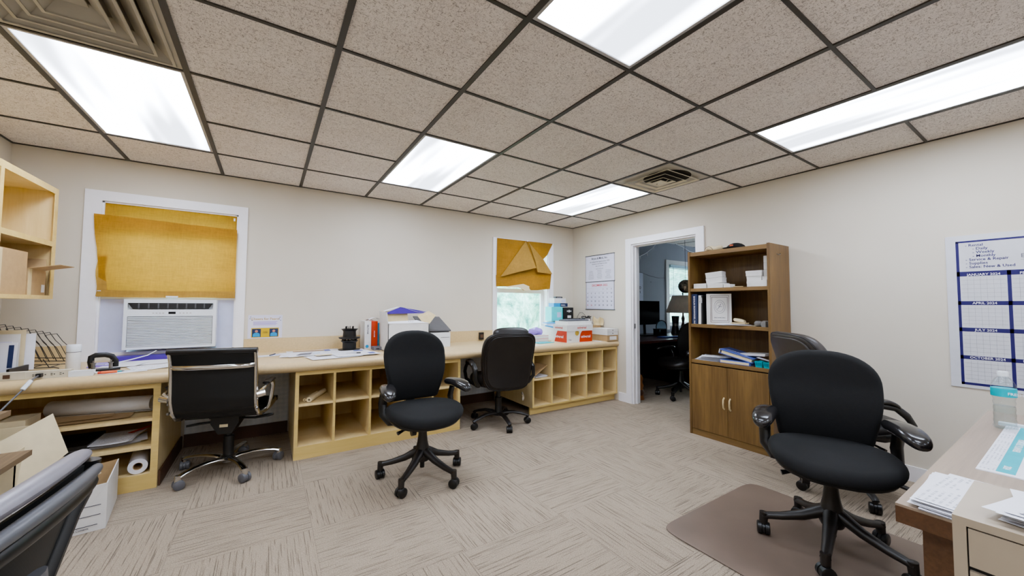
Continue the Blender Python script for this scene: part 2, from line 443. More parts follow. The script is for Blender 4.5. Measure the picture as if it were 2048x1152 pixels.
struct(wall_with_holes(YB, 0, 0, 2.6, XR, XR+.12, [DOOR], 'y').build('wall_right', 'wall', smooth=False))
struct(MB().box(XL-.1, YB-.1, 0, XR+.12, YB, 2.6).build('wall_front', 'wall', smooth=False))
struct(wall_with_holes(-3.6, 0, 0, 2.6, 9.3, 9.4, [(-1.3, -.5, .8, 1.9)], 'y').build('wall_office_right', 'office_wall', smooth=False))  # unseen opening added so that daylight brightens the office
struct(wall_with_holes(XR+.12, 9.4, 0, 2.6, -3.7, -3.6, []).build('wall_office_front', 'office_wall', smooth=False))
# ceiling cells; fixture and vent cells stay open and are closed by their housings
open_cells = set()
LIGHTS = [(0, 1), (3, 1), (6, 1), (3, 5), (6, 5), (0, 5), (0, 9), (3, 9), (6, 9)]  # the final entries, overhead left and rear, are unseen panels added for light
VENTS = [(0, 3), (6, 3)]
for i, j in LIGHTS: open_cells |= {(i, j), (i, j+1)}
for v in VENTS: open_cells.add(v)
mb = MB(); xs = [XL]+[i*G for i in range(0, 8)]+[XR]
for a in range(-1, 8):
    x0 = a*G if a > -1 else XL; x1 = min((a+1)*G, XR)
    for j in range(0, 11):
        if (a, j) in open_cells: continue
        y1 = -(j*G)+(GY if j else 0); y0 = max(-((j+1)*G)+GY, YB)
        mb.box(x0, y0, CEIL+.004, x1, y1, CEIL+.02)
struct(mb.build('ceiling', 'ceiling', smooth=False))
struct(MB().box(XR+.12, -3.6, CEIL, 9.3, 0, CEIL+.02).build('ceiling_office', 'ceiling', smooth=False))
struct(MB().box(XL-.1, YB-.1, 2.6, 9.4, .15, 2.68).build('trim_4', 'boxwhite', smooth=False))
mb = MB(); hw = .0125
def in_open_x(i, j): return False
for i in range(0, 8):                                   # runners along y
    x = i*G
    for j in range(0, 11):
        y1 = -(j*G)+(GY if j else 0); y0 = max(-((j+1)*G)+GY, YB)
        mb.box(x-hw, y0, CEIL-.003, x+hw, y1, CEIL+.006)
for j in range(1, 11):                                  # cross tees along x
    y = -(j*G)+GY
    for a in range(-1, 8):
        x0 = (a*G if a > -1 else XL); x1 = min((a+1)*G, XR)
        if any(a == li and j == lj+1 for li, lj in LIGHTS): continue
        mb.box(x0+hw, y-.0075, CEIL-.003, x1-hw, y+.0075, CEIL+.006)
mb.box(XL, -.012, CEIL-.003, XR, 0, CEIL+.004); mb.box(XR-.012, YB, CEIL-.003, XR, 0, CEIL+.004); mb.box(XL, YB, CEIL-.003, XL+.012, 0, CEIL+.004)
struct(mb.build('trim_1', 'tbar', smooth=False))
mb = MB()
for k in range(1, 8): mb.box(XR+.12+k*G-.011, -3.6, CEIL-.004, XR+.12+k*G+.011, 0, CEIL)
for k in range(1, 6): mb.box(XR+.12, -k*G-.011, CEIL-.004, 9.3, -k*G+.011, CEIL)
struct(mb.build('trim_2', 'tbar', smooth=False))
# light fixtures
light_labels = {
 (0, 1): 'recessed fluorescent panel above the left window, next to the large square vent',
 (3, 1): 'recessed fluorescent panel over the middle of the long counter',
 (6, 1): 'recessed fluorescent panel near the far corner, touching the damaged vent',
 (3, 5): 'large prismatic ceiling light cut by the top edge of the picture, nearest overhead',
 (6, 5): 'long recessed ceiling light running off the right edge, above the right wall',
 (0, 5): 'unseen ceiling panel added for light behind the large square vent, above the camera',
 (0, 9): 'unseen ceiling panel added for light at the rear left of the room', (3, 9): 'unseen ceiling panel added for light at the rear middle of the room',
 (6, 9): 'unseen ceiling panel added for light at the rear right of the room'}
for (i, j) in LIGHTS:
    x0, x1 = i*G+hw, (i+1)*G-hw; y1, y0 = -(j*G)+GY-.011, -((j+2)*G)+GY+.011
    cx, cy = (x0+x1)/2, (y0+y1)/2; w, d = x1-x0, y1-y0
    t = thing('ceiling_light', light_labels[(i, j)], 'ceiling light', (cx, cy, CEIL))
    f = .016; mb = MB()
    for (a0, b0, a1, b1) in ((-w/2, -d/2, w/2, -d/2+f), (-w/2, d/2-f, w/2, d/2), (-w/2, -d/2+f, -w/2+f, d/2-f), (w/2-f, -d/2+f, w/2, d/2-f)):
        mb.box(a0, b0, 0, a1, b1, .02)
    mb.build('frame', 'lightframe', t, bevel=.002, smooth=False)
    MB().box(-w/2+f, -d/2+f, .006, w/2-f, d/2-f, .012).build('diffuser', 'diff', t, smooth=False)
    MB().box(-w/2, -d/2, .02, w/2, d/2, .1).build('housing', 'lightframe', t, smooth=False)
# vents
def sq_ring(mb, ho, zo, hi, zi, cx=0, cy=0, th=.004):
    """sloped square louvre: outer low edge ho at zo rising to inner hi at zi"""
    o = [(cx-ho, cy-ho, zo), (cx+ho, cy-ho, zo), (cx+ho, cy+ho, zo), (cx-ho, cy+ho, zo)]
    n = [(cx-hi, cy-hi, zi), (cx+hi, cy-hi, zi), (cx+hi, cy+hi, zi), (cx-hi, cy+hi, zi)]
    o2 = [(x, y, z+th) for x, y, z in o]; n2 = [(x, y, z+th) for x, y, z in n]
    vs = o+n+o2+n2; fs = []
    for k in range(4):
        l = (k+1) % 4
        fs += [(k, l, 4+l, 4+k), (8+k, 12+k, 12+l, 8+l), (k, 8+k, 8+l, l), (4+k, 4+l, 12+l, 12+k)]
    mb.add(vs, fs)
h = G/2-.012
v = thing('ceiling_vent', 'large square louvred ceiling vent at the top left corner', 'vent', (.5*G, -3.5*G+GY, CEIL))
mb = MB()
mb.box(-h, -h, 0, h, -h+.03, .006); mb.box(-h, h-.03, 0, h, h, .006); mb.box(-h, -h+.03, 0, -h+.03, h-.03, .006); mb.box(h-.03, -h+.03, 0, h, h-.03, .006)
mb.build('frame', 'vent', v, smooth=False)
for k, (ho, hi) in enumerate(((.268, .205), (.212, .150), (.156, .095), (.100, .045))):
    mb = MB(); sq_ring(mb, ho, -.006, hi, .045); sq_ring(mb, ho+.004, -.008, ho-.008, -.008, th=.005)
    mb.build('louvre', 'vent', v, smooth=False)
MB().box(-.04, -.04, .03, .04, .04, .036).build('core', 'vent', v, smooth=False)
MB().box(-h, -h, .07, h, h, .10).build('duct', 'duct_grey', v, smooth=False)
v = thing('ceiling_vent', 'square ceiling vent with its louvre core hanging off centre from a dark duct hole', 'vent', (6.5*G, -3.5*G+GY, CEIL))
mb = MB(); seg = 32; rad = .20; cxh, cyh = .0, -.07
ring = [(cxh+rad*math.cos(2*math.pi*k/seg), cyh+rad*math.sin(2*math.pi*k/seg), .0) for k in range(seg)]
def sqp(a):
    c, s_ = math.cos(a), math.sin(a); m = max(abs(c), abs(s_)); return (h*c/m, h*s_/m, 0)
outer = [sqp(2*math.pi*k/seg) for k in range(seg)]
mb.add(ring+outer, [(k, (k+1) % seg, seg+(k+1) % seg, seg+k) for k in range(seg)])
mb.build('face_plate', 'vent', v, smooth=False)
MB().lathe([(.2, .0), (.2, .12)], (cxh, cyh, 0), 32).build('duct', 'vent_dark', v)
mb = MB().box(-h, -h, .13, h, h, .15); mb.build('duct_top', 'vent_dark', v, smooth=False)
for ho, hi in ((.235, .215), (.16, .142), (.092, .074)):
    mb = MB(); sq_ring(mb, ho, -.020, hi, -.010, .02, .008); mb.build('louvre', 'vent_light', v, smooth=False)
MB().box(-.03, -.03, -.022, .07, .07, -.016).build('core', 'vent_light', v, smooth=False)
mb = MB(); mb.tube([(.02, .05, -.03), (0, -.02, .06), (.01, -.06, .12)], .006, 6); mb.tube([(.06, .0, -.02), (.05, -.1, .02), (.02, -.14, .1)], .004, 6)
mb.build('strap', 'beige_plastic', v)

# ------------------------------------------------------------------ windows, door, baseboards
def casing(x0, x1, z0, z1, wl, wr, wt, y=-.018, th=.018):
    mb = MB()
    mb.box(x0-wl, y, z0, x0, y+th, z1+wt); mb.box(x1, y, z0, x1+wr, y+th, z1+wt); mb.box(x0, y, z1, x1, y+th, z1+wt)
    return mb
def window(n, W, wl, wr, rail):
    x0, x1, z0, z1 = W
    r = casing(x0, x1, z0-.06, z1, wl, wr, .078).build('window_%d' % n, 'white_trim', bevel=.004); struct(r)
    mb = MB()
    mb.box(x0, 0, z0, x0+.012, .15, z1); mb.box(x1-.012, 0, z0, x1, .15, z1); mb.box(x0, 0, z1-.012, x1, .15, z1)
    mb.build('jamb', 'white_trim', r, smooth=False)
    MB().box(x0, 0, z0, x1, .15, z0+.02).build('sill', 'white_trim', r, bevel=.003)
    mb = MB(); f = .045
    for (a, b, c, d, yy) in ((x0+.012, z0+.02, x1-.012, rail, .085), (x0+.012, rail-.03, x1-.012, z1-.012, .115)):
        mb.box(a, yy, b, a+f, yy+.03, d); mb.box(c-f, yy, b, c, yy+.03, d); mb.box(a+f, yy, b, c-f, yy+.03, b+f); mb.box(a+f, yy, d-f, c-f, yy+.03, d)
    mb.build('sash', 'white_trim', r, bevel=.003)
    mb = MB(); mb.box(x0+.05, .098, z0+.05, x1-.05, .102, rail-.04); mb.box(x0+.05, .128, rail, x1-.05, .132, z1-.05)
    mb.build('pane', 'glass', r, smooth=False)
    return r
w1 = window(1, W1, .095, .07, 1.42); w2 = window(2, W2, .062, .09, 1.425); w3 = window(3, W3, .09, .09, 1.42)
y0, y1 = DOOR[0], DOOR[1]; dz = DOOR[3]
d = MB()
for xx in (XR-.018, XR+.12):
    d.box(xx, y1, 0, xx+.018, y1+.085, dz+.075); d.box(xx, y0-.085, 0, xx+.018, y0, dz+.075); d.box(xx, y0, dz, xx+.018, y1, dz+.075)
d = struct(d.build('door_1', 'white_trim', bevel=.004))
mb = MB(); mb.box(XR, y1-.018, 0, XR+.12, y1, dz); mb.box(XR, y0, 0, XR+.12, y0+.018, dz); mb.box(XR, y0+.018, dz-.018, XR+.12, y1-.018, dz)
mb.box(XR+.045, y1-.032, 0, XR+.075, y1-.018, dz-.018); mb.box(XR+.045, y0+.018, 0, XR+.075, y0+.032, dz-.018); mb.box(XR+.045, y0+.032, dz-.032, XR+.075, y1-.032, dz-.018)
mb.build('jamb', 'white_trim', d, bevel=.002)
MB().box(XR+.016, y1-.021, .93, XR+.042, y1-.0175, .99).build('strike_plate', 'steel', d)
def skirting(mb, x0, y0_, x1, y1_): mb.box(x0, y0_, 0, x1, y1_, .10); return mb
mb = MB(); mb.box(XR-.016, y1+.085, 0, XR, -.88+.0, .105); mb.box(XR-.016, YB, 0, XR, y0-.085, .105)
struct(mb.build('baseboard_right', 'white_trim', bevel=.004))
struct(MB().box(XR+.138, -.014, 0, 9.3, 0, .1).build('baseboard_office', 'white_trim', bevel=.003))
mb = MB(); mb.box(.42, -.03, 0, 1.17, -.012, .105); mb.box(2.61, -.03, 0, 3.44, -.012, .105)
mb.box(.402, -.80, 0, .412, -.03, .10)
struct(mb.build('baseboard_back', 'brown_base', bevel=.002))
mb = MB(); mb.box(.42, -.012, 0, 1.17, 0, .68); mb.box(2.61, -.012, 0, 3.44, 0, .68)
struct(mb.build('trim_3', 'wallpaper', smooth=False))

# ------------------------------------------------------------------ counter and cabinets
CT = .762                                           # counter top height
cnt = thing('countertop', 'long beige laminate countertop with rounded front edge along the back wall', 'countertop', (0, 0, 0))
prof = [(-.004, CT-.078), (-.004, CT)]
k = 8; rr = .037
prof = [(-.001, CT-.07), (-.001, CT)]+[(-.845-rr*math.sin(math.pi*q/k), CT-rr+rr*math.cos(math.pi*q/k)) for q in range(k+1)]+[(-.835, CT-.078)]
mb = MB(); n = len(prof)
vs = [(XL+.002, y, z) for y, z in prof]+[(XR-.002, y, z) for y, z in prof]
mb.add(vs, [tuple(range(n)), tuple(range(n, 2*n))[::-1]]+[(i, n+i, n+(i+1) % n, (i+1) % n) for i in range(n)])
mb.build('slab', 'laminate', cnt)
mb = MB(); mb.box(XL+.002, -.02, CT, -.232, 0, CT+.128); mb.box(.807, -.02, CT, 3.415, 0, CT+.128); mb.box(4.425, -.02, CT, XR-.002, 0, CT+.128)
mb.build('backsplash', 'laminate', cnt, bevel=.003)
YF = -.82
def cubby(name, label, x0, x1, cols, rows, zbase, ztop, yf, toe=0, side_w=.02, group=None):
    t = thing(name, label, 'cabinet', ((x0+x1)/2, yf, 0)); ox, oy = (x0+x1)/2, yf
    L = lambda a: a-ox
    D = -.03-yf
    for a in (x0, x1-side_w): MB().box(L(a), 0, 0 if not toe else zbase-.02, L(a)+side_w, D, ztop).build('side_panel', 'birch', t, smooth=False)
    MB().box(L(x0)+side_w, D-.008, zbase, L(x1)-side_w, D, ztop).build('back_panel', 'birch', t, smooth=False)
    MB().box(L(x0)+side_w, 0, zbase-.018, L(x1)-side_w, D-.008, zbase).build('bottom_panel', 'birch', t, smooth=False)
    MB().box(L(x0)+side_w, 0, ztop-.03, L(x1)-side_w, .03, ztop).build('top_rail', 'birch_edge', t, smooth=False)
    MB().box(L(x0)+(.0 if toe else .0), toe-.004 if toe else -.004, 0, L(x1), toe+.016 if toe else .0, zbase-.018).build('plinth', 'birch_edge', t, smooth=False)
    cxs = cols; 
    for c in cxs[1:-1]: MB().box(L(c)-.009, .002, zbase, L(c)+.009, D-.008, ztop-.03).build('divider', 'birch', t, smooth=False)
    for z in rows:
        for a, b in zip(cxs[:-1], cxs[1:]):
            a2 = a+(side_w if a == x0 else .009); b2 = b-(side_w if b == x1 else .009)
            MB().box(L(a2), .004, z-.018, L(b2), D-.008, z).build('shelf', 'birch', t, smooth=False)
    # face edging
    mb = MB()
    for a in (x0, x1-side_w): mb.box(L(a), -.004, zbase-.018, L(a)+side_w, 0, ztop)
    for c in cxs[1:-1]: mb.box(L(c)-.009, -.002, zbase, L(c)+.009, .002, ztop-.03)
    mb.box(L(x0)+side_w, -.004, zbase-.018, L(x1)-side_w, 0, zbase)
    mb.build('edge_band', 'birch_edge', t, smooth=False)
    return t
m_x = [1.18+.282*i for i in range(6)]
cubby('cubby_cabinet', 'birch cubby cabinet with ten square openings under the middle of the counter', 1.18, 2.59, m_x, [.425], .10, CT-.08, YF, side_w=.026)
r_x = [3.45, 3.725, 3.995, 4.265, 4.54, 4.806]
cubby('cubby_cabinet', 'birch cubby cabinet with narrow openings and recessed plinth below the small window', 3.45, 4.806, r_x, [.395], .10, CT-.08, YF-.025, toe=.05, side_w=.02)
l_x = [XL+.01, .40]
cubby('shelf_cabinet', 'wide birch shelf cabinet with three long shelves at the left end of the counter', XL+.01, .40, l_x, [.275, .455], .10, CT-.08, YF, side_w=.036)
# upper cubby cabinet on the left wall
t = thing('wall_cubby', 'pale birch wall cubby cabinet hanging on the left wall', 'cabinet', (-.43, -1.0, 1.238)); H = .755
XA, XB = -.18, .18; Y0, Y1 = -.72, .63
for a in (Y0, Y1-.022): MB().box(XA, a, 0, XB-.004, a+.022, H).build('side_panel', 'birch', t, smooth=False)
MB().box(XA, Y0+.022, 0, XA+.01, Y1-.022, H).build('back_panel', 'birch', t, smooth=False)
for z in (0, H-.022): MB().box(XA+.01, Y0+.022, z, XB-.004, Y1-.022, z+.022).build('shelf', 'birch', t, smooth=False)
MB().box(XA+.01, Y0+.022, .362, XB-.004, Y1-.022, .382).build('shelf', 'birch', t, smooth=False)
MB().box(XA+.01, -.03, .022, XB-.004, -.008, H-.022).build('divider', 'birch', t, smooth=False)
mb = MB()
mb.box(XB-.004, Y1-.045, 0, XB, Y1, H); mb.box(XB-.004, Y0, 0, XB, Y0+.04, H); mb.box(XB-.004, Y0+.04, 0, XB, Y1-.045, .024); mb.box(XB-.004, Y0+.04, H-.04, XB, Y1-.045, H)
mb.box(XB-.004, -.036, .024, XB, -.002, H-.04); mb.box(XB-.004, Y0+.04, .355, XB, -.036, .388); mb.box(XB-.004, -.002, .355, XB, Y1-.045, .388)
mb.build('face_frame', 'birch_edge', t, smooth=False)
# ------------------------------------------------------------------ air conditioner and shades
ac = thing('air_conditioner', 'white window air conditioner with louvred grille fitted in the left window', 'air conditioner', (.321, -.08, .845))
W, H = .574, .40
MB().box(-W/2, .012, 0, W/2, .21, H).build('housing', 'white_plastic', ac, bevel=.012)
mb = MB(); mb.box(-W/2, -.012, 0, -W/2+.022, .012, H); mb.box(W/2-.022, -.012, 0, W/2, .012, H); mb.box(-W/2+.022, -.012, H-.03, W/2-.022, .012, H); mb.box(-W/2+.022, -.012, 0, W/2-.022, .012, .02)
mb.box(-W/2+.022, -.012, .262, W/2-.022, .012, .318)
mb.build('front_panel', 'white_plastic', ac, bevel=.004)
mb = MB()
for k in range(18): mb.cbox((0, -.008, .028+k*.0132), (W-.05, .012, .0062), (R_(25), 0, 0))
mb.build('grille', 'white_plastic', ac, smooth=False)
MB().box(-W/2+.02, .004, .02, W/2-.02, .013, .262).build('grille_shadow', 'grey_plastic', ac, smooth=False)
mb = MB()
o = [(-.262, 0), (-.235, -.044), (.235, -.044), (.262, 0), (.262, .004), (-.262, .004)]
mb.prism([(x, z) for x, z in o], -.016, -.0125, Matrix.Translation((0, 0, .366)) @ Matrix.Rotation(R_(90), 4, 'X') @ Matrix.Scale(-1, 4, (0, 0, 1)))
mb.build('outlet', 'black_plastic', ac, smooth=False)
mb = MB()
for k in range(8): mb.box(-.205+k*.058, -.019, .326, -.196+k*.058, -.0165, .366)
for k in range(3): mb.box(-.24, -.0205, .334+k*.011, .24, -.019, .3355+k*.011)
mb.build('vane', 'grey_plastic', ac, smooth=False)
MB().box(-.022, -.0145, .281, .022, -.012, .299).build('display', 'screen', ac, smooth=False)
for k in range(8):
    x = -.12+k*.02 if k < 4 else .045+(k-4)*.022
    MB().box(x, -.0138, .284, x+.011, -.012, .292).build('button', 'lightframe', ac, smooth=False)
for a, b in ((-.123, .034), (.608, .723)):
    t = tag(MB().box(a, .02, .82, b, .035, 1.27).build('accordion_panel', 'panel_blue', bevel=.002), 'pale blue side panel filling the window gap left of the air conditioner' if a < 0 else 'pale blue side panel filling the window gap right of the air conditioner', 'window panel')
tag(MB().box(-.123, .015, 1.245, .723, .06, 1.262).build('support_rail', 'white_plastic'), 'white rail of the sash resting on top of the air conditioner', 'rail')
tag(MB().box(.27, -.05, 1.262, .345, -.012, 1.274).build('sash_clip', 'white_plastic', bevel=.003), 'small white clip on top of the air conditioner under the paper shade', 'clip')
def shade_fn(x0, x1, z0, z1, y, bulge=.01, lx=0):
    return lambda u, v: (x0+(x1-x0)*u+lx*(1-u)*math.sin(v*math.pi)*.5, y-bulge*math.sin(v*math.pi*1.2)*(.4+.6*math.sin(u*math.pi))-.004*math.sin(u*9+v*4), z0+(z1-z0)*v)
t = thing('kraft_blind', 'brown kraft paper sheets taped over the top of the left window', 'window shade', (0, 0, 0))
MB().grid(shade_fn(-.125, .73, 1.78, 2.012, .012, .004), 14, 8).build('upper_sheet', 'kraft', t)
def f(u, v):
    x = -.135+.865*u; z = 1.262+.0*u+(.645-.03*u+.0*u)*v
    if v > .6 and u < .12: x -= .04*((v-.6)/.4)*(1-u/.12)
    return (x+.008*math.sin(v*7)*(1-u), -.032-.014*math.sin(v*2.6)-.004*math.sin(u*8), z-.012*(1-v)*(u)*0)
MB().grid(f, 20, 12).build('front_sheet', 'kraft', t)
MB().grid(lambda u, v: (-.128+.86*u, -.040-.003*math.sin(u*9), 1.262+.055*v-.004*math.sin(u*5)), 14, 2).build('hem', 'kraft_dbl', t)
MB().grid(lambda u, v: (-.138+.055*u+.006*math.sin(v*8), -.040, 1.265+.32*v), 3, 8).build('side_fold', 'kraft_dbl', t)
mb = MB(); mb.box(-.128, -.046, 1.305, -.108, -.044, 1.31); mb.box(.70, -.02, 1.96, .712, -.018, 1.985); mb.build('tape', 'white_plastic', t)
t = thing('kraft_blind', 'crumpled kraft paper shade with folded triangular flaps over the small window', 'window shade', (0, 0, 0))
def tri(pts, name, mat, wob=.0):
    MB().poly3(pts, .0012).build(name, mat, t, smooth=False)
tri([(3.472, -.024, 2.089), (4.40, -.024, 2.098), (4.30, -.03, 1.93), (4.22, -.035, 1.86), (4.30, -.03, 1.66), (3.46, -.03, 1.50)], 'back_sheet', 'kraft')
tri([(3.455, -.028, 1.60), (4.05, -.034, 1.72), (4.10, -.036, 1.67), (4.372, -.03, 1.66), (4.338, -.04, 1.445), (4.1, -.06, 1.42), (3.87, -.05, 1.413), (3.787, -.045, 1.463), (3.461, -.028, 1.453)], 'lower_sheet', 'kraft')
tri([(3.915, -.045, 2.09), (3.511, -.05, 1.58), (3.75, -.09, 1.65), (4.049, -.105, 1.723)], 'left_flap', 'kraft_dbl')
tri([(3.96, -.042, 2.085), (4.045, -.10, 1.80), (4.078, -.095, 1.665), (4.372, -.055, 1.655), (4.21, -.05, 1.86)], 'right_flap', 'kraft_dbl')
tri([(3.93, -.04, 2.092), (3.99, -.04, 2.08), (4.045, -.075, 1.815), (4.03, -.07, 1.80)], 'fold', 'kraft')
tri([(3.52, -.035, 1.44), (3.78, -.06, 1.45), (3.90, -.06, 1.41), (4.1, -.05, 1.425), (3.87, -.055, 1.50)], 'torn_edge', 'manila')
MB().box(3.93, -.05, 2.085, 3.95, -.045, 2.10).build('tape', 'white_plastic', t)
tag(MB().box(4.365, -.002, 1.60, 4.37, 0, 1.605).build('pin', 'steel'), 'tiny metal pin in the casing right of the small window', 'pin') if False else None

# ------------------------------------------------------------------ chairs
def sup(hw, hh, n=2.6, seg=40, fn=None):
    pts = []
    for k in range(seg):
        a = 2*math.pi*k/seg; c, s_ = math.cos(a), math.sin(a)
        x = hw*math.copysign(abs(c)**(2/n), c); y = hh*math.copysign(abs(s_)**(2/n), s_)
        if fn: x, y = fn(x, y)
        pts.append((x, y))
    return pts
def caster(mb, p, yaw, r=.031):
    c, s_ = math.cos(yaw), math.sin(yaw); ax = Vector((-s_, c, 0))
    P = Vector((p[0], p[1], r))
    for sg in (-1, 1):
        a = P+ax*(sg*.007); b = P+ax*(sg*.029)
        mb.tube([a, a+ax*sg*.002, b-ax*sg*.004, b], [r*.86, r, r, r*.82], 18)
    mb.cyl(P-ax*.006, P+ax*.006, r*.9, seg=14)
    mb.tube([P+Vector((c*.012, s_*.012, .0)), (p[0], p[1], r+.034), (p[0], p[1], r+.055)], [.014, .013, .009], 10)
def star_base(t, legmat, off, R=.30, style='task', seg_h=.15, cast='black_plastic'):
    for k in range(5):
        a = R_(off+72*k); c, s_ = math.cos(a), math.sin(a)
        P = lambda d, z: (c*d, s_*d, z)
        mb = MB()
        if style == 'task':
            mb.tube([P(.0, .20), P(.045, .178), P(.12, .140), P(.21, .112), P(R-.02, .100), P(R+.004, .094)], [.032, .033, .027, .022, .020, .021], 12, flat=(1, .85))
            mb.tube([P(R-.004, .112), P(R, .06)], [.021, .019], 12)
        elif style == 'exec':
            mb.tube([P(.02, .10), P(.08, .118), P(.16, .118), P(.24, .10), P(R, .082), P(R+.012, .074)], [.026, .025, .022, .020, .018, .016], 12, flat=(1.1, .7))
            mb.tube([P(R, .085), P(R, .055)], [.016, .014], 10)
        else:
            mb.tube([P(.02, .085), P(.08, .098), P(.15, .104), P(.23, .10), P(R-.03, .088), P(R, .078)], [.026, .024, .021, .019, .019, .021], 12, flat=(1.1, .62))
            mb.tube([P(R, .09), P(R+.004, .05)], [.020, .018], 12)
        mb.build('leg', legmat, t)
        m2 = MB(); caster(m2, P(R, 0), a+R_(50+37*k)); m2.build('caster', cast, t)
def task_chair(label, x, y, facing, off, s=1.0, zt=1.0, back_w=.225, mats=('black_fabric', 'brown_black'), z=0, zb=.475, aw=.27, taper=.84):
    t = thing('task_chair', label, 'office chair', (x, y, z), R_(facing-90))
    star_base(t, mats[1], off-(facing-90), .29, 'task')
    MB().lathe([(.045, .12), (.056, .145), (.052, .18), (.036, .25), (.030, .30), (.030, .38)], seg=20).build('column', mats[1], t)
    mb = MB(); mb.cyl((0, 0, .07), (0, 0, .13), .016, seg=12); mb.build('hub_pin', 'black_plastic', t)
    mb = MB(); mb.box(-.10, -.13, .365, .10, .12, .405); mb.box(-.17, -.06, .395, .17, .06, .415); mb.build('mechanism', 'black_plastic', t, bevel=.012)
    mb = MB(); mb.tube([(.08, .06, .385), (.17, .10, .38), (.21, .11, .37)], [.009, .008, .013], 8); mb.tube([(-.08, 0, .385), (-.20, .02, .38)], [.008, .012], 8)
    mb.build('lever', 'black_plastic', t)
    mb = MB(); mb.cyl((.10, .14, .375), (.13, .14, .375), .026, seg=16); mb.build('knob', 'black_plastic', t)
    # seat
    def mp(u, v, w):
        z = .462+w-.035*(max(0, v-.06)/.18)**2+.018*(abs(u)/.26)**2-.004+.02*(max(0, -v-.1)/.14)**2
        return (u, v+.03, z)
    MB().cushion(sup(.262, .232, 2.7, 48, lambda x, y: (x*(1-.04*(y < 0)*(-y/.23)), y)), .074, .036, mp, .008).build('seat', mats[0], t)
    MB().cushion(sup(.235, .205, 2.8, 36), .03, .015, lambda u, v, w: (u, v+.03, .412+w+.018*(abs(u)/.26)**2-.02*(max(0, v-.06)/.18)**2), 0).build('seat_pan', 'black_plastic', t)
    # backrest
    Hh = (zt-zb)/2; zc = zb+Hh
    def exps(hw, hh):
        pts = []; y0 = hh*.30; rc_ = .035
        for k_ in range(25):                                    # arch over the top
            a = math.pi*k_/24; c_, s_ = math.cos(a), math.sin(a)
            pts.append((hw*math.copysign(abs(c_)**(2/2.5), c_), y0+(hh-y0)*abs(s_)**(2/2.2)))
        def side(q): return hw*(taper+(1-taper)*math.sin(q*math.pi/2)**1.2)
        L_ = [(-side(1-q/10), y0+(-hh+rc_-y0)*q/10) for q in range(1, 11)]
        bw = side(0)
        cr = [(-bw+rc_*(1-math.cos(a)), -hh+rc_*(1-math.sin(a))) for a in (.4, .8, 1.2, math.pi/2)]
        bot = [(-bw+rc_+(2*bw-2*rc_)*q/7, -hh-.004*math.sin(q/7*math.pi)) for q in range(1, 7)]
        pts += L_+cr+bot+[(-x, y) for x, y in cr[::-1]]+[(-x, y) for x, y in L_[::-1]]
        return pts
    def mb_(u, v, w):
        tilt = .045*max(0, (v+Hh)/(2*Hh))**1.5
        lum = .025*math.sin(min(1, (v+Hh)/(Hh*1.3))*math.pi)
        return (u, -.215-tilt+lum+w+.055*(abs(u)/back_w)**2.2, zc+v)
    MB().cushion(exps(back_w, Hh), .062, .03, mb_, .004).build('backrest', mats[0], t)
    MB().cushion([(p[0]*.93, p[1]*.93) for p in exps(back_w, Hh)], .02, .01, lambda u, v, w: (lambda q: (q[0], q[1]-.035, q[2]))(mb_(u, v, w)), 0).build('back_shell', 'black_plastic', t)
    mb = MB(); mb.tube([(0, -.10, .39), (0, -.22, .40), (0, -.285, .46), (0, -.29, .62)], [.028, .026, .024, .02], 10, flat=(1.5, .6)); mb.build('back_support', 'black_plastic', t)
    for sg in (-1, 1):
        mb = MB(); mb.tube([(sg*.16, -.04, .40), (sg*(aw-.035), -.05, .405), (sg*aw, -.09, .45), (sg*aw, -.11, .52), (sg*aw, -.07, .60), (sg*aw, .0, .622)], [.022, .024, .026, .026, .024, .018], 12, flat=(.7, 1.2))
        arm = mb.build('arm', 'black_plastic', t)
        def ma(u, v, w, sg=sg): return (sg*aw+u+sg*.02*(v/.14), v+.02, .640+w-.028*(max(0, v)/.14)**2-.012*(max(0, -v)/.14)**2)
        MB().cushion(sup(.054, .148, 2.6, 32), .052, .025, ma, .004).build('arm_pad', 'armpad', arm)
    return t
task_chair('black fabric task chair alone in the middle of the room, nearest the cubby cabinet', 1.93, -1.61, 270, 8, zt=1.015, zb=.505, aw=.255, back_w=.235, taper=.78)
task_chair('large black task chair standing on the clear brown floor mat', 3.386, -3.48, 205, 48, zt=.965, back_w=.245, z=.0065)

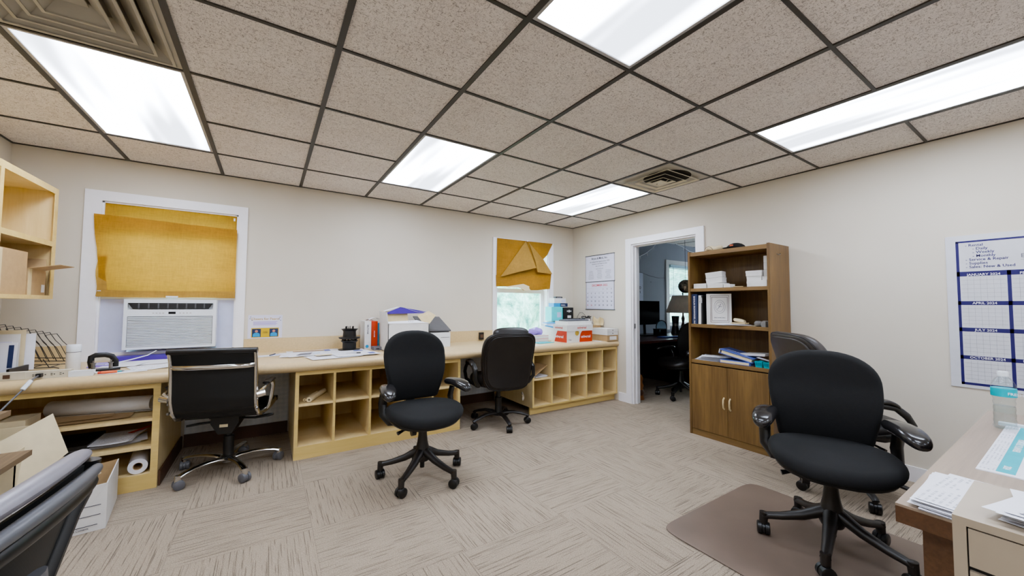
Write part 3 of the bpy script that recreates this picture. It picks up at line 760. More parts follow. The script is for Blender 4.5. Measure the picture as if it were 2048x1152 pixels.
def exec_chair(label, x, y, facing, off, s=1.0, head=True, zt=.95, mat='leather'):
    t = thing('executive_chair', label, 'office chair', (x, y, 0), R_(facing-90))
    star_base(t, 'brown_black', off-(facing-90), .30, 'exec')
    MB().lathe([(.040, .09), (.042, .125), (.034, .15), (.034, .27), (.022, .27), (.022, .37)], seg=18).build('column', 'black_plastic', t)
    mb = MB(); mb.box(-.11, -.15, .365, .11, .13, .40); mb.tube([(.08, .0, .38), (.24, .02, .37), (.28, .03, .36)], [.007, .007, .011], 8); mb.build('mechanism', 'black_plastic', t, bevel=.008)
    MB().cushion(sup(.262, .25, 3.6, 44), .11, .05, lambda u, v, w: (u, v+.03, .46+w-.03*(max(0, v-.1)/.15)**2), .015).build('seat', 'leather', t)
    zb = .385; Hh = (zt-zb)/2; zc = zb+Hh
    def ol(xx, yy):
        q = (yy+Hh)/(2*Hh); return (xx*(.86+.14*math.sin(min(1, q*1.3)*math.pi/2)), yy)
    def mp(u, v, w):
        q = (v+Hh)/(2*Hh)
        return (u, -.235-.11*q**1.6+.03*math.sin(q*math.pi)+w+.03*(abs(u)/.27)**2, zc+v)
    bk = MB().cushion(sup(.278, Hh, 5.0, 52, ol), .085, .035, mp, .012).build('backrest', mat, t)
    MB().cushion(sup(.245, Hh*.90, 5.0, 44, ol), .02, .01, lambda u, v, w: (lambda q: (q[0], q[1]-.045, q[2]))(mp(u, v, w)), .006).build('back_panel', mat, bk)
    mb = MB(); pts = [mp(p[0]*.97, p[1]*.97, -.030) for p in sup(.278, Hh, 5.0, 52, ol)]; mb.tube(pts, .005, 6, closed=True); mb.build('piping', 'leather', bk)
    if head:
        MB().cushion(sup(.185, .075, 3.4, 36), .11, .05, lambda u, v, w: (u, -.30+w, zt-.025+v), .01).build('headrest', 'leather', t)
    for sg in (-1, 1):
        X_ = sg*.315
        loop = [(X_-sg*.04, -.14, .43), (X_, -.17, .50), (X_, -.165, .59), (X_, -.12, .625), (X_, -.04, .645), (X_, .06, .63), (X_, .12, .58), (X_, .15, .53), (X_, .10, .46), (X_-sg*.04, .03, .43)]
        arm = MB().tube(loop, .021, 12, closed=True, flat=(1.25, .8)).build('arm', 'black_plastic', t)
        MB().cushion(sup(.030, .11, 3, 24), .022, .010, lambda u, v, w, X_=X_: (X_+u, v-.02, .662+w-.10*((v-.02)/.14)**2*(1 if v > .02 else .5)), .003).build('arm_pad', 'armpad', arm)
    return t
c = exec_chair('high-backed black leather chair pushed to the counter between the two cubby cabinets', 3.0, -.87, 82, 44)
MB().tube([(.17, -.20, .345), (.17, -.225, .30), (.17, -.22, .27)], [.008, .016, .009], 10).build('tension_lock', 'chrome', c)
exec_chair('black leather chair half hidden behind the large task chair, beside the bookcase', 4.26, -3.30, -42, 3, head=False, zt=1.04, mat='leather_grey')

# chrome and mesh conference chair
t = thing('mesh_chair', 'low-backed black mesh chair with polished chrome frame at the left counter', 'office chair', (.77, -.74, 0), R_(76-90))
star_base(t, 'chrome', 3-(76-90), .315, 'chrome', cast='grey_plastic')
mb = MB().lathe([(.034, .06), (.036, .10), (.05, .105), (.03, .115)], seg=20); mb.build('hub', 'steel', t)
MB().lathe([(.032, .11), (.032, .25), (.020, .252), (.020, .33)], seg=20).build('column', 'black_plastic', t)
MB().prism([(-.04, 0), (.04, 0), (.085, .075), (.085, .115), (-.085, .115), (-.085, .075)], -.07, .07, Matrix.Translation((0, -.02, .285)) @ Matrix.Rotation(R_(90), 4, 'X')).build('mechanism', 'black_plastic', t, bevel=.01)
MB().box(-.03, -.0935, .335, .02, -.091, .355).build('sticker', 'manila', t)
mb = MB(); mb.tube([(.07, -.02, .375), (.17, -.03, .37), (.26, -.04, .385), (.29, -.045, .39)], [.007, .009, .013, .008], 8); mb.tube([(-.07, -.02, .36), (-.17, -.03, .355), (-.24, -.05, .35)], [.007, .009, .008], 8)
mb.build('lever', 'black_plastic', t)
mb = MB(); mb.box(-.23, -.10, .405, .23, -.07, .425); mb.box(-.23, .09, .405, .23, .12, .425); mb.box(-.09, -.1, .40, .09, .12, .412); mb.build('cross_frame', 'black_plastic', t, bevel=.005)
side = [(.24, .448), (.20, .437), (.10, .425), (-.02, .425), (-.14, .43), (-.215, .45), (-.262, .50), (-.282, .57), (-.287, .66), (-.292, .75), (-.305, .84), (-.325, .90)]
def side_at(q):
    q = q*(len(side)-1); i = min(int(q), len(side)-2); f_ = q-i
    return (side[i][0]*(1-f_)+side[i+1][0]*f_, side[i][1]*(1-f_)+side[i+1][1]*f_)
for sg in (-1, 1):
    fr = MB().tube([(sg*.236, a, b) for a, b in side], .017, 12, flat=(.75, 1.1)).build('side_frame', 'chrome', t)
    for z in (.56, .62, .50): MB().cyl((sg*.243, -.285, z), (sg*.252, -.285, z), .009, seg=12).build('bolt', 'steel', fr)
MB().grid(lambda u, v: (-.228+.456*u, side_at(v)[0]-.018*math.sin(u*math.pi)*(1 if v > .5 else 0), side_at(v)[1]-.012*math.sin(u*math.pi)*(1 if v < .5 else 0)), 12, 44, th=(0, -.004, .003)).build('sling', 'mesh', t)
for q, z0 in ((0, 0), (1, 0)):
    a, b = side_at(q); mb = MB(); mb.cyl((-.248, a, b), (.248, a, b), .02, seg=16); mb.build('roller_bar', 'leather', t)
mb = MB(); mb.tube([(-.236, -.30, .80), (-.20, -.345, .80), (-.12, -.365, .80), (.12, -.365, .80), (.20, -.345, .80), (.236, -.30, .80)], .012, 10, flat=(.7, 1.2)); mb.build('cross_bar', 'chrome', t)
for sg in (-1, 1):
    arm = MB().tube([(sg*.236, -.285, .60), (sg*.27, -.28, .62), (sg*.278, -.20, .64), (sg*.276, -.08, .643), (sg*.274, -.03, .635), (sg*.272, -.01, .60), (sg*.266, -.02, .52), (sg*.252, -.03, .45), (sg*.236, -.04, .425)], .013, 10, flat=(1.3, .8)).build('arm', 'chrome', t)
    MB().tube([(sg*.278, -.21, .655), (sg*.277, -.12, .66), (sg*.275, -.04, .655)], [.02, .024, .02], 12, flat=(1.2, .5)).build('arm_pad', 'leather', arm)
    MB().cyl((sg*.245, -.285, .59), (sg*.292, -.275, .60), .022, seg=14).build('arm_joint', 'chrome', arm)

# foreground chair, bottom left
t = thing('mesh_back_chair', 'grey and black mesh-backed chair cut off by the bottom left corner of the picture', 'office chair', (.33, -3.125, 0), R_(174-90))
star_base(t, 'black_plastic', 10, .30, 'exec')
MB().lathe([(.04, .09), (.04, .13), (.03, .15), (.03, .40)], seg=16).build('column', 'black_plastic', t)
MB().box(-.1, -.14, .37, .1, .12, .41).build('mechanism', 'black_plastic', t, bevel=.01)
MB().cushion(sup(.25, .24, 3, 40), .08, .04, lambda u, v, w: (u, v+.03, .46+w), .01).build('seat', 'black_fabric', t)
def gb(u, v):   # u across -1..1, v 0..1 up
    wdt = (.10+.175*min(1, v*1.15))
    return Vector((u*wdt, -.235-.07*v+.045*abs(u)**2.2*(0.4+.6*v), .47+.385*v-.03*abs(u)**2.6*v+.012*v))
MB().grid(lambda a, b: gb(a*2-1, b*.97), 16, 14, th=(0, -.006, 0)).build('back_mesh', 'mesh', t)
rim = [gb(-1.06+2.12*i/24, 1) for i in range(25)]
rr_ = [.008+.014*math.sin(math.pi*(i+1)/26)**.5 for i in range(25)]
MB().tube([p+Vector((0, .0, .014)) for p in rim], rr_, 12, flat=(1.0, .75)).build('top_rim', 'rim_grey', t)
MB().tube([p+Vector((0, -.026, -.022)) for p in rim], [x*.8 for x in rr_], 12, flat=(.8, .8)).build('outer_rim', 'grey_plastic', t)
MB().tube([p+Vector((0, -.020, -.052)) for p in rim], [x*.85 for x in rr_], 12, flat=(.7, .9)).build('lower_rim', 'black_plastic', t)
for sg in (-1, 1):
    mb = MB(); mb.tube([gb(sg, 1-i/10)+Vector((0, -.006, 0)) for i in range(11)], [.024]*3+[.02]*8, 10, flat=(.8, 1.1)); mb.build('side_rail', 'black_plastic', t)
mb = MB(); mb.tube([(0, -.1, .39), (0, -.26, .40), (0, -.32, .5), (0, -.31, .72)], [.03, .03, .03, .02], 10, flat=(1.6, .6)); mb.build('back_support', 'grey_plastic', t)
for sg in (-1, 1):
    mb = MB(); mb.tube([(sg*.18, 0, .41), (sg*.28, -.02, .42), (sg*.30, -.04, .52), (sg*.29, 0, .64)], [.02, .024, .026, .02], 10, flat=(.8, 1.4)); arm = mb.build('arm', 'grey_plastic', t)
    MB().cushion(sup(.045, .13, 2.8, 28), .035, .017, lambda u, v, w, sg=sg: (sg*.29+u, v+.02, .665+w), .003).build('arm_pad', 'armpad', arm)

# ------------------------------------------------------------------ floor mat, bookcase
t = tag(MB().cushion(sup(.50, .535, 14, 64), .004, .002, lambda u, v, w: (u, v, w), 0).build('chair_mat', 'mat', loc=(3.318, -3.43, .004)), 'translucent brown vinyl chair mat on the carpet under the large task chair', 'floor mat')
BX0, BX1, BY0, BY1, BH = 4.42, 4.788, -2.80, -2.085, 1.742
t = thing('bookcase', 'tall walnut-look bookcase with open shelves above two cupboard doors', 'bookcase', (BX0, BY0, 0)); Wd = BY1-BY0; Dp = BX1-BX0
for yy in (0, Wd-.02): MB().box(0, yy, 0, Dp, yy+.02, BH).build('side_panel', 'oak', t, bevel=.001, smooth=False)
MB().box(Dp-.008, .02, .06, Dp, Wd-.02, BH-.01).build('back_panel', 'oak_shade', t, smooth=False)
MB().box(.004, .02, BH-.045, Dp-.008, Wd-.02, BH-.008).build('top_panel', 'oak_h', t, smooth=False)
SH = (1.385, 1.045, .705)
for z in SH: MB().box(.006, .02, z-.03, Dp-.008, Wd-.02, z).build('shelf', 'oak_h', t, bevel=.002, smooth=False)
MB().box(.006, .02, .0, .026, Wd-.02, .055).build('kick_board', 'oak_h', t, smooth=False)
MB().box(.026, .02, .04, Dp-.008, Wd-.02, .058).build('bottom_panel', 'oak_h', t, smooth=False)
for k in (0, 1):
    a = .024+(Wd-.048)/2*k; dr = MB().box(-.002, a+.0015, .06, .014, a+(Wd-.048)/2-.0015, .665).build('door', 'oak', t, bevel=.001, smooth=False)
    yy = Wd/2+(-.027 if k == 0 else .027)
    MB().tube([(-.004, yy, .40), (-.022, yy, .385), (-.026, yy, .35), (-.022, yy, .315), (-.004, yy, .30)], .0075, 8, flat=(.8, 1.2)).build('handle', 'cardboard_lt', dr)
tag(MB().tube([(4.55, -2.8005, 1.66), (4.56, -2.815, 1.65), (4.58, -2.818, 1.655), (4.6, -2.806, 1.665)], .003, 6).build('wire_hook', 'steel'), 'thin bent wire hook on the bookcase side near its top', 'hook')
def bx(name, mat, label, cat, x0, y0, z0, x1, y1, z1, bevel=.002, group=None, rz=0, kids=None):
    """a box thing placed by its footprint; kids: callable adding parts"""
    cx, cy = (x0+x1)/2, (y0+y1)/2; w, d, h = x1-x0, y1-y0, z1-z0
    t = thing(name, label, cat, (cx, cy, z0), rz, group)
    MB().box(-w/2, -d/2, 0, w/2, d/2, h).build('body', mat, t, bevel=bevel, smooth=False)
    if kids: kids(t, w, d, h)
    return t
def lidline(t, w, d, h):
    MB().box(-w/2-.0015, -d/2-.0015, h*.62, w/2+.0015, d/2+.0015, h+.001).build('lid', 'boxwhite', t, bevel=.001, smooth=False)
# shelf 1 (z 1.385): small white boxes
S1 = 1.386
bx('card_box', 'boxwhite', 'low off-white box at the left end of the top open shelf of the bookcase', 'box', 4.45, -2.25, S1, 4.57, -2.125, S1+.045)
bx('card_box', 'boxwhite', 'white box lying under the tilted box on the top open shelf', 'box', 4.44, -2.405, S1, 4.56, -2.265, S1+.042, kids=lidline)
bx('card_box', 'boxwhite', 'small white box at the right of the tilted pair on the top open shelf', 'box', 4.45, -2.47, S1, 4.53, -2.41, S1+.03)
t = bx('card_box', 'boxwhite', 'tilted white box, lower of two stacked on the top open shelf', 'box', 4.45, -2.39, S1+.044, 4.55, -2.25, S1+.092, kids=lidline); t.rotation_euler = (R_(-5), 0, R_(6))
t = bx('card_box', 'boxwhite', 'white box on top of the tilted stack on the top open shelf', 'box', 4.45, -2.385, S1+.096, 4.55, -2.245, S1+.146, kids=lidline); t.rotation_euler = (R_(-5), 0, R_(9))
bx('card_box', 'boxwhite', 'square white box at the bottom left of the right-hand pile on the top open shelf', 'box', 4.47, -2.715, S1, 4.57, -2.60, S1+.045, kids=lidline)
bx('card_box', 'boxwhite', 'square white box in the middle left of the right-hand pile on the top open shelf', 'box', 4.47, -2.715, S1+.046, 4.57, -2.60, S1+.09, kids=lidline)
bx('card_box', 'boxwhite', 'square white box at the top left of the right-hand pile on the top open shelf', 'box', 4.465, -2.72, S1+.091, 4.565, -2.595, S1+.136, kids=lidline)
bx('card_box', 'boxwhite', 'flat white box in front at the foot of the right-hand pile', 'box', 4.435, -2.77, S1, 4.468, -2.65, S1+.052)
bx('card_box', 'boxwhite', 'wide white box in the bottom right corner of the top open shelf', 'box', 4.475, -2.778, S1, 4.6, -2.72, S1+.085)
for k in range(3):
    bx('card_box', 'boxwhite', ['lowest', 'middle', 'topmost'][k]+' narrow white box in the tall stack at the right of the top shelf', 'box', 4.49, -2.778, S1+.087+k*.058, 4.59, -2.726, S1+.143+k*.058)
tag(MB().cushion(sup(.04, .04, 2, 20), .005, .002, lambda u, v, w: (4.46+u, -2.53+v, S1+.004+w)).build('coaster', 'cardboard_lt'), 'small round tan coaster on the top open shelf between the box piles', 'coaster')
# top of bookcase: cap and paper roll
t = thing('cap', 'dark baseball cap lying on top of the bookcase', 'cap', (4.58, -2.46, BH))
MB().cushion(sup(.085, .085, 2.2, 30), .0, .0, lambda u, v, w: (u, v, .002+.055*max(0, 1-(u*u+v*v)/.0072)**.6)).build('crown', 'black_fabric', t)
MB().cushion(sup(.055, .07, 2.3, 24), .004, .002, lambda u, v, w: (-.085+u, v, .006+w-.1*v*v)).build('brim', 'black_fabric', t)
MB().cbox((-.079, 0, .028), (.004, .03, .012)).build('badge', 'orange', t)
t = thing('shoe_cover', 'pale cloth bundle with a brown cord loop on top of the bookcase', 'cloth', (4.56, -2.265, BH))
MB().cushion(sup(.05, .085, 2.2, 28), .045, .022, lambda u, v, w: (u, v, .024+w+.006*math.sin(v*60)), .004).build('cloth', 'manila', t)
MB().tube([(-.05, .06, .012), (-.052, .045, .035), (-.052, .02, .045), (-.052, -.005, .032), (-.05, -.02, .01)], .002, 6).build('cord', 'brown_base', t)
# shelf 2 books
S2 = 1.046
def book(label, y0, y1, h, cover, depth=.22, x=4.44, lean=0, txt=None, tmat='ink_white', tsz=.02, spine=None, cat='book'):
    t = thing('book', label, cat, (x, (y0+y1)/2, S2), 0); w = y1-y0
    MB().box(0, -w/2, 0, depth, -w/2+.003, h).build('cover', cover, t, smooth=False)
    MB().box(0, w/2-.003, 0, depth, w/2, h).build('cover', cover, t, smooth=False)
    MB().box(0, -w/2+.003, 0, .003, w/2-.003, h).build('spine', spine or cover, t, smooth=False)
    MB().box(.004, -w/2+.003, .003, depth-.004, w/2-.003, h-.004).build('pages', 'paper', t, smooth=False)
    if txt: text(txt, tsz, tmat, t, (-.0012, tsz*.35, h*.93), (R_(90), R_(90), R_(-90)))
    if lean: t.rotation_euler = (R_(lean), 0, 0)
    return t
book('dark navy binder with white lettering down its spine, leftmost book on the middle shelf', -2.163, -2.107, .285, 'navy', txt='BASHLIN IRONWOOD, INC.', tsz=.022)
book('thin white book leaning beside the navy binder', -2.199, -2.173, .272, 'boxwhite', lean=1, txt='VOLUME 2', tmat='ink_grey', tsz=.013)
book('thin dark book between two white volumes on the middle shelf', -2.216, -2.204, .27, 'black', txt='HANDBOOK', tsz=.009)
t = thing('book', 'thick white volume with a framed round emblem on its cover, standing at an angle', 'book', (4.492, -2.232, S2), R_(-64))
MB().box(0, -.055, 0, .20, -.05, .285).build('cover', 'boxwhite', t, smooth=False)
MB().box(0, -.002, 0, .20, 0, .285).build('cover', 'boxwhite', t, smooth=False)
MB().box(-.003, -.055, 0, .003, 0, .285).build('spine', 'boxwhite', t, smooth=False)
MB().box(.004, -.05, .003, .196, -.002, .281).build('pages', 'paper', t, smooth=False)
# (this volume is turned so that its front cover, on local -y, shows)
mb = MB()
for (a, b, c_, d_) in ((.03, .02, .18, .27), (.04, .035, .17, .255)):
    for q in ((a, b, c_, b+.003), (a, d_-.003, c_, d_), (a, b, a+.003, d_), (c_-.003, b, c_, d_)): mb.box(q[0], -.0565, q[1], q[2], -.055, q[3])
mb.build('cover_border', 'brown_base', t, smooth=False)
mb = MB()
for rr_ in (.045, .032): mb.tube([(.105+rr_*math.cos(2*math.pi*k_/28), -.0558, .165+rr_*1.35*math.sin(2*math.pi*k_/28)) for k_ in range(28)], .0013, 5, closed=True)
for k_ in range(6): mb.tube([(.105, -.0558, .165), (.105+.02*math.cos(k_), -.0558, .165+.028*math.sin(k_*1.7))], .0018, 5)
mb.build('emblem', 'ink_grey', t)
text('SEALS & RECORDS', .011, 'ink', t, (.105, -.0565, .06), (R_(90), 0, 0), align='CENTER')
text('CIVIL LAW LIBRARY', .016, 'ink_grey', t, (-.0045, -.033, .262), (R_(90), R_(90), R_(-90)))
def sheetf(w, d, curl=.0, amp=.001, ph=0):
    return lambda u, v: ((u-.5)*w, (v-.5)*d, .0006+curl*(u*u)*.5+amp*(1+math.sin(u*6+v*3+ph)))
def sheet(label, x, y, z, w, d, rz, mat='paper', curl=0, name='paper_sheet', group=None, cat='paper', amp=.0008, tilt=None):
    o = MB().grid(sheetf(w, d, curl, amp, x*9), 6, 6, th=(0, 0, .0005)).build(name, mat, loc=(x, y, z), rot=(tilt or 0, 0, R_(rz)))
    return tag(o, label, cat, group)
sheet('white papers lying at the front edge of the middle shelf beside the white volume', 4.50, -2.46, S2, .16, .25, 5, 'paper', .004)
sheet('loose white sheet hanging slightly over the middle shelf edge', 4.475, -2.50, S2+.006, .13, .20, -12, 'print', .002)
sheet('tan envelope under the papers on the middle shelf', 4.52, -2.56, S2+.001, .14, .2, 8, 'manila', 0, 'envelope', cat='envelope')
t = bx('wallet', 'cardboard_lt', 'folded tan pouch on the papers of the middle shelf', 'pouch', 4.50, -2.56, S2+.014, 4.58, -2.44, S2+.024, .004)
MB().cushion(sup(.03, .05, 3, 20), .03, .014, lambda u, v, w: (u, v, .027+w+.01*v/.05), .003).build('flap', 'manila', t)
rnd = random.Random(3)
gl_ = ['leftmost grey roll', 'rear grey roll', 'grey lump', 'pale front cube', 'rightmost cube']
for k, (a, b, c_) in enumerate(((4.50, -2.67, .03), (4.54, -2.71, .032), (4.49, -2.715, .022), (4.46, -2.735, .022), (4.50, -2.765, .024))):
    if k in (3, 4): bx('adapter_block', 'greycloth', gl_[k]+' in the small pile at the right of the middle shelf', 'block', a-.02, b-.016, S2, a+.02, b+.016, S2+.045, .004)
    else:
        o = MB().cushion(sup(c_, c_, 2, 20), c_*1.5, c_*.6, lambda u, v, w, c_=c_: (u, v, c_*.78+w), .001).build('cable_roll', 'greycloth', loc=(a, b, S2)); tag(o, gl_[k]+' in the small pile at the right of the middle shelf', 'roll')
# shelf 3
S3 = .706
for k in range(4): sheet(['lowest', 'second', 'third', 'topmost'][k]+' document of the paper pile at the left of the lowest open shelf', 4.53+.006*k, -2.25-.012*k, S3+.012*k, .18, .24, 3+5*k, 'print' if k == 3 else 'paper', .004, 'document', amp=.004)
t = bx('ring_binder', 'blue', 'blue binder lying flat at the bottom of the binder stack, lowest open shelf', 'binder', 4.44, -2.62, S3, 4.66, -2.37, S3+.03, .003)
MB().box(-.111, -.12, .005, -.106, .12, .025).build('pages', 'manila', t)
t = thing('ring_binder', 'blue binder with pale cover lettering resting tilted on the flat binder', 'binder', (4.55, -2.48, S3+.057), 0, rot=(R_(-17), 0, R_(4)))
t.rotation_euler = (R_(13), 0, R_(5))
MB().box(-.105, -.15, 0, .105, .13, .006).build('cover', 'blue', t, bevel=.002); MB().box(-.105, -.15, .034, .105, .13, .04).build('cover', 'blue', t, bevel=.002)
MB().box(-.105, .126, .0, .105, .132, .04).build('spine', 'boxwhite', t, bevel=.002); MB().box(-.102, -.14, .007, .1, .11, .03).build('pages', 'manila', t)
text('SERVICE MANUAL', .022, 'ink_white', t, (-.03, .10, .0405), (0, 0, R_(-90)))
t = bx('book', 'boxwhite', 'cream hardcover book lying on top of the blue binders', 'book', 4.5, -2.73, S3+.092, 4.64, -2.52, S3+.104, .003); t.rotation_euler = (R_(-4), 0, R_(-6))
MB().box(-.068, -.1, -.008, .068, .1, 0).build('pages', 'paper', t)
sheet('printed barcode card standing tilted over the teal baskets', 4.49, -2.72, S3+.065, .07, .11, 10, 'print_dense', 0, 'barcode_card', cat='card', tilt=R_(14))
for k, (a, b) in enumerate(((4.475, -2.69), (4.475, -2.755))):
    t = thing('plastic_basket', ['small teal slotted basket beside the blue binders', 'small teal slotted basket against the right side of the bookcase'][k], 'basket', (a, b, S3))
    mb = MB(); A = [(-.03, -.024), (.03, -.024), (.03, .024), (-.03, .024)]; Bq = [(x*1.2, y*1.2) for x, y in A]; A2 = [(x*.9, y*.9) for x, y in A]; B2 = [(x*1.12, y*1.12) for x, y in A]
    vs = [(x, y, 0) for x, y in A]+[(x, y, .05) for x, y in Bq]+[(x, y, .003) for x, y in A2]+[(x, y, .05) for x, y in B2]
    fs = [(0, 1, 2, 3), (8, 11, 10, 9)]
    for q in range(4):
        p = (q+1) % 4; fs += [(q, p, 4+p, 4+q), (8+p, 8+q, 12+q, 12+p), (4+q, 4+p, 12+p, 12+q)]
    mb.add(vs, fs); mb.build('tub', 'teal', t, smooth=False)
    mb = MB()
    for q in range(6): mb.cbox((-.0335, -.02+q*.008, .028), (.002, .003, .026), (0, R_(-7), 0))
    mb.build('slots', 'navy', t, smooth=False)
#@@PART3
# ------------------------------------------------------------------ things on the counter (height CT)
Z = CT+.0005
# power strip with plug and adaptor
t = thing('power_strip', 'long beige power strip along the front edge of the left counter', 'power strip', (-.22, -.785, Z))
MB().box(-.36, -.022, 0, .20, .022, .044).build('casing', 'beige_plastic', t, bevel=.004)
MB().box(-.36, -.0235, .003, .02, .0235, .0455).build('end_section', 'beige_plastic', t, bevel=.003)
MB().box(-.062, -.026, .012, -.036, -.0232, .034).build('switch', 'brown_base', t, bevel=.002)
mb = MB()
for k in range(5):
    x = .048+k*.036
    mb.box(x, -.0232, .026, x+.008, -.0219, .029); mb.box(x, -.0232, .017, x+.008, -.0219, .020); mb.cyl((x+.015, -.0232, .023), (x+.015, -.0219, .023), .003, seg=8)
mb.build('outlet', 'black_plastic', t)
t = thing('extension_lead', 'grey power cord with white clip hanging from the power strip down the counter front', 'cord', (-.14, -.81, Z+.022))
MB().cbox((0, -.014, 0), (.022, .026, .022)).build('plug', 'black_plastic', t, bevel=.004)
pts = [(0, -.025, 0), (-.005, -.06, -.01), (-.02, -.10, -.05), (-.05, -.18, -.12), (-.08, -.28, -.20), (-.11, -.40, -.26)]
MB().tube(pts, .0042, 8).build('cable', 'grey_plastic', t)
MB().tube([(-.010, -.075, -.02), (-.026, -.115, -.062)], .011, 8).build('clip', 'white_plastic', t)
t = thing('adaptor', 'white plastic power adaptor beside the right end of the power strip', 'adaptor', (.03, -.80, Z))
MB().box(-.055, -.02, 0, .05, .02, .034).build('body', 'white_plastic', t, bevel=.008)
MB().tube([(.05, 0, .015), (.075, .01, .012), (.12, .03, .008)], .006, 8).build('tail', 'white_plastic', t)
# vertical document holder
t = thing('document_holder', 'black desktop document holder full of upright papers at the far left of the counter', 'file holder', (-.43, -.56, Z))
mb = MB(); mb.box(-.16, -.11, 0, .12, .11, .012); mb.box(.108, -.11, .012, .12, .11, .05); mb.build('base', 'black_plastic', t, bevel=.002)
def upright(label, x, y, w, h, rz, mat, lean=0, name='paper_sheet', cat='paper', th=.002):
    o = MB().box(0, 0, 0, w, th, h).build(name, mat, loc=(x, y, Z+.0125), rot=(R_(lean), 0, R_(rz)), smooth=False)
    return tag(o, label, cat)
upright('pale manila folder, tallest at the back of the upright papers', -.59, -.475, .262, .262, 2, 'manila', -3, 'folder', 'folder')
upright('white cardboard sheet with punched top edge behind the upright letters', -.59, -.50, .25, .238, 1, 'boxwhite', -3, 'folder', 'folder')
upright('white sheet sticking out at the right of the upright papers', -.46, -.45, .165, .235, 8, 'paper', -3)
upright('lilac-white letter standing in the document holder', -.59, -.54, .235, .195, -2, 'paper2', -4, 'envelope', 'envelope')
o = upright('white booklet with dark purple spine stripe in the document holder', -.405, -.575, .085, .19, -6, 'paper', -4, 'booklet', 'booklet')
MB().box(.05, -.0012, .035, .072, .0, .175).build('stripe', 'navy', o, smooth=False)
upright('crumpled white envelope in front of the upright papers', -.48, -.61, .10, .15, -22, 'paper', -8, 'envelope', 'envelope')
upright('pale yellow card at the left edge of the picture in the document holder', -.57, -.63, .115, .15, 5, 'manila', -4, 'card', 'card')
# wire sorter
t = thing('wire_file_sorter', 'black wire file sorter with stepped slanting loops behind the upright papers', 'file sorter', (-.34, -.26, Z))
mb = MB()
for i in range(9):
    x = -.135+i*.034; hh = .290-.010*i
    mb.tube([(x+.02, -.10, .05), (x-.02, -.10, .05+hh*.45), (x-.045, -.10, .05+hh*.60), (x-.075, -.10, .02+hh), (x-.075, .07, .02+hh), (x-.045, .07, .05+hh*.60), (x-.02, .07, .05+hh*.45), (x+.02, .07, .05)], .0022, 6)
mb.build('loop', 'wire', t)
mb = MB()
for y in (-.10, .07): mb.tube([(-.12, y, .075), (.0, y, .062), (.165, y, .05)], .003, 6); mb.tube([(-.13, y, .02), (.05, y, .012), (.11, y, .012), (.135, y, .003)], .003, 6); mb.tube([(-.11, y, .075), (-.12, y, .004)], .0028, 6)
for x in (-.12, .0, .09): mb.tube([(x, -.10, .012), (x, .07, .012)], .0028, 6); mb.tube([(x-.03, -.10, .07), (x, -.10, .012)], .0025, 6)
mb.build('base', 'wire', t)
# canister
t = thing('wipes_canister', 'white plastic canister with screw lid on the left counter', 'canister', (-.10, -.50, Z))
MB().lathe([(.031, 0), (.034, .006), (.034, .115), (.033, .122)], seg=28).build('body', 'boxwhite', t)
MB().lathe([(.034, .124), (.0352, .128), (.0352, .165), (.031, .172), (0, .173)], seg=28).build('lid', 'white_plastic', t)
MB().lathe([(.0342, .1215), (.0352, .1225), (.0342, .1245)], seg=28).build('seam', 'grey_plastic', t)
# hole punch
t = thing('hole_punch', 'black two-hole punch with an arched handle standing on the left counter', 'hole punch', (.065, -.60, Z), R_(6))
MB().prism([(-.085, -.02), (-.06, -.045), (.05, -.05), (.085, -.02), (.08, .03), (-.06, .035)], 0, .012).build('base', 'black_plastic', t, bevel=.003)
MB().tube([(-.048, .0, .02), (-.056, .0, .06), (-.054, .0, .092), (-.035, .0, .103), (.01, .0, .104), (.04, .0, .092), (.058, .0, .06), (.058, .0, .02)], .011, 10, flat=(1.5, .8)).build('handle', 'black_plastic', t)
for sx_ in (-.04, .04):
    mb = MB(); mb.cyl((sx_, -.022, .012), (sx_, -.022, .05), .010, seg=12); mb.cyl((sx_, -.022, .05), (sx_, -.022, .056), .014, seg=12); mb.cyl((sx_, -.022, .056), (sx_, -.022, .07), .005, seg=8); mb.build('punch_head', 'steel', t)
t = thing('marker', 'orange marker lying on the loose papers at the left counter edge', 'marker', (.145, -.795, Z+.012), R_(8))
MB().cyl((-.035, 0, 0), (.035, 0, 0), .0085, seg=12).build('barrel', 'orange', t); MB().cyl((-.05, 0, 0), (-.035, 0, 0), .0075, seg=12).build('cap', 'red', t)
t = thing('pen', 'clear ballpoint pen lying behind the orange marker', 'pen', (.235, -.74, Z+.007), R_(10))
MB().cyl((-.07, 0, 0), (.06, 0, 0), .0042, seg=8).build('barrel', 'clear', t); MB().cyl((.02, 0, 0), (.07, 0, 0), .005, seg=8).build('cap', 'white_plastic', t)
t = thing('pen', 'teal pen lying just behind the orange marker', 'pen', (.15, -.745, Z+.006), R_(4))
MB().cyl((-.05, 0, 0), (.04, 0, 0), .004, seg=8).build('barrel', 'teal', t); MB().cyl((.04, 0, 0), (.052, 0, 0), .003, .001, seg=8).build('tip', 'navy', t)
sheet('white paper under the orange marker, pointing over the counter edge', .20, -.745, Z, .22, .12, 12, 'paper', 0)
sheet('printed sheet angled toward the right behind the markers', .33, -.60, Z+.001, .26, .24, 22, 'print', .01, amp=.002)
sheet('large white drawing sheet spread over the left counter under the air conditioner', .25, -.32, Z+.001, .44, .26, 4, 'paper', .008, amp=.002)
sheet('white sheet overlapping the drawing by the hole punch', .12, -.42, Z+.004, .2, .2, -8, 'paper', .004)
t = bx('folder', 'purple', 'deep purple plastic folder lying along the wall under the air conditioner', 'folder', .0, -.14, Z, .50, -.03, Z+.035, .003)
t = bx('folder', 'lilac', 'lilac card folder lying to the right of the white canister', 'folder', -.06, -.42, Z, .06, -.20, Z+.008, .002)
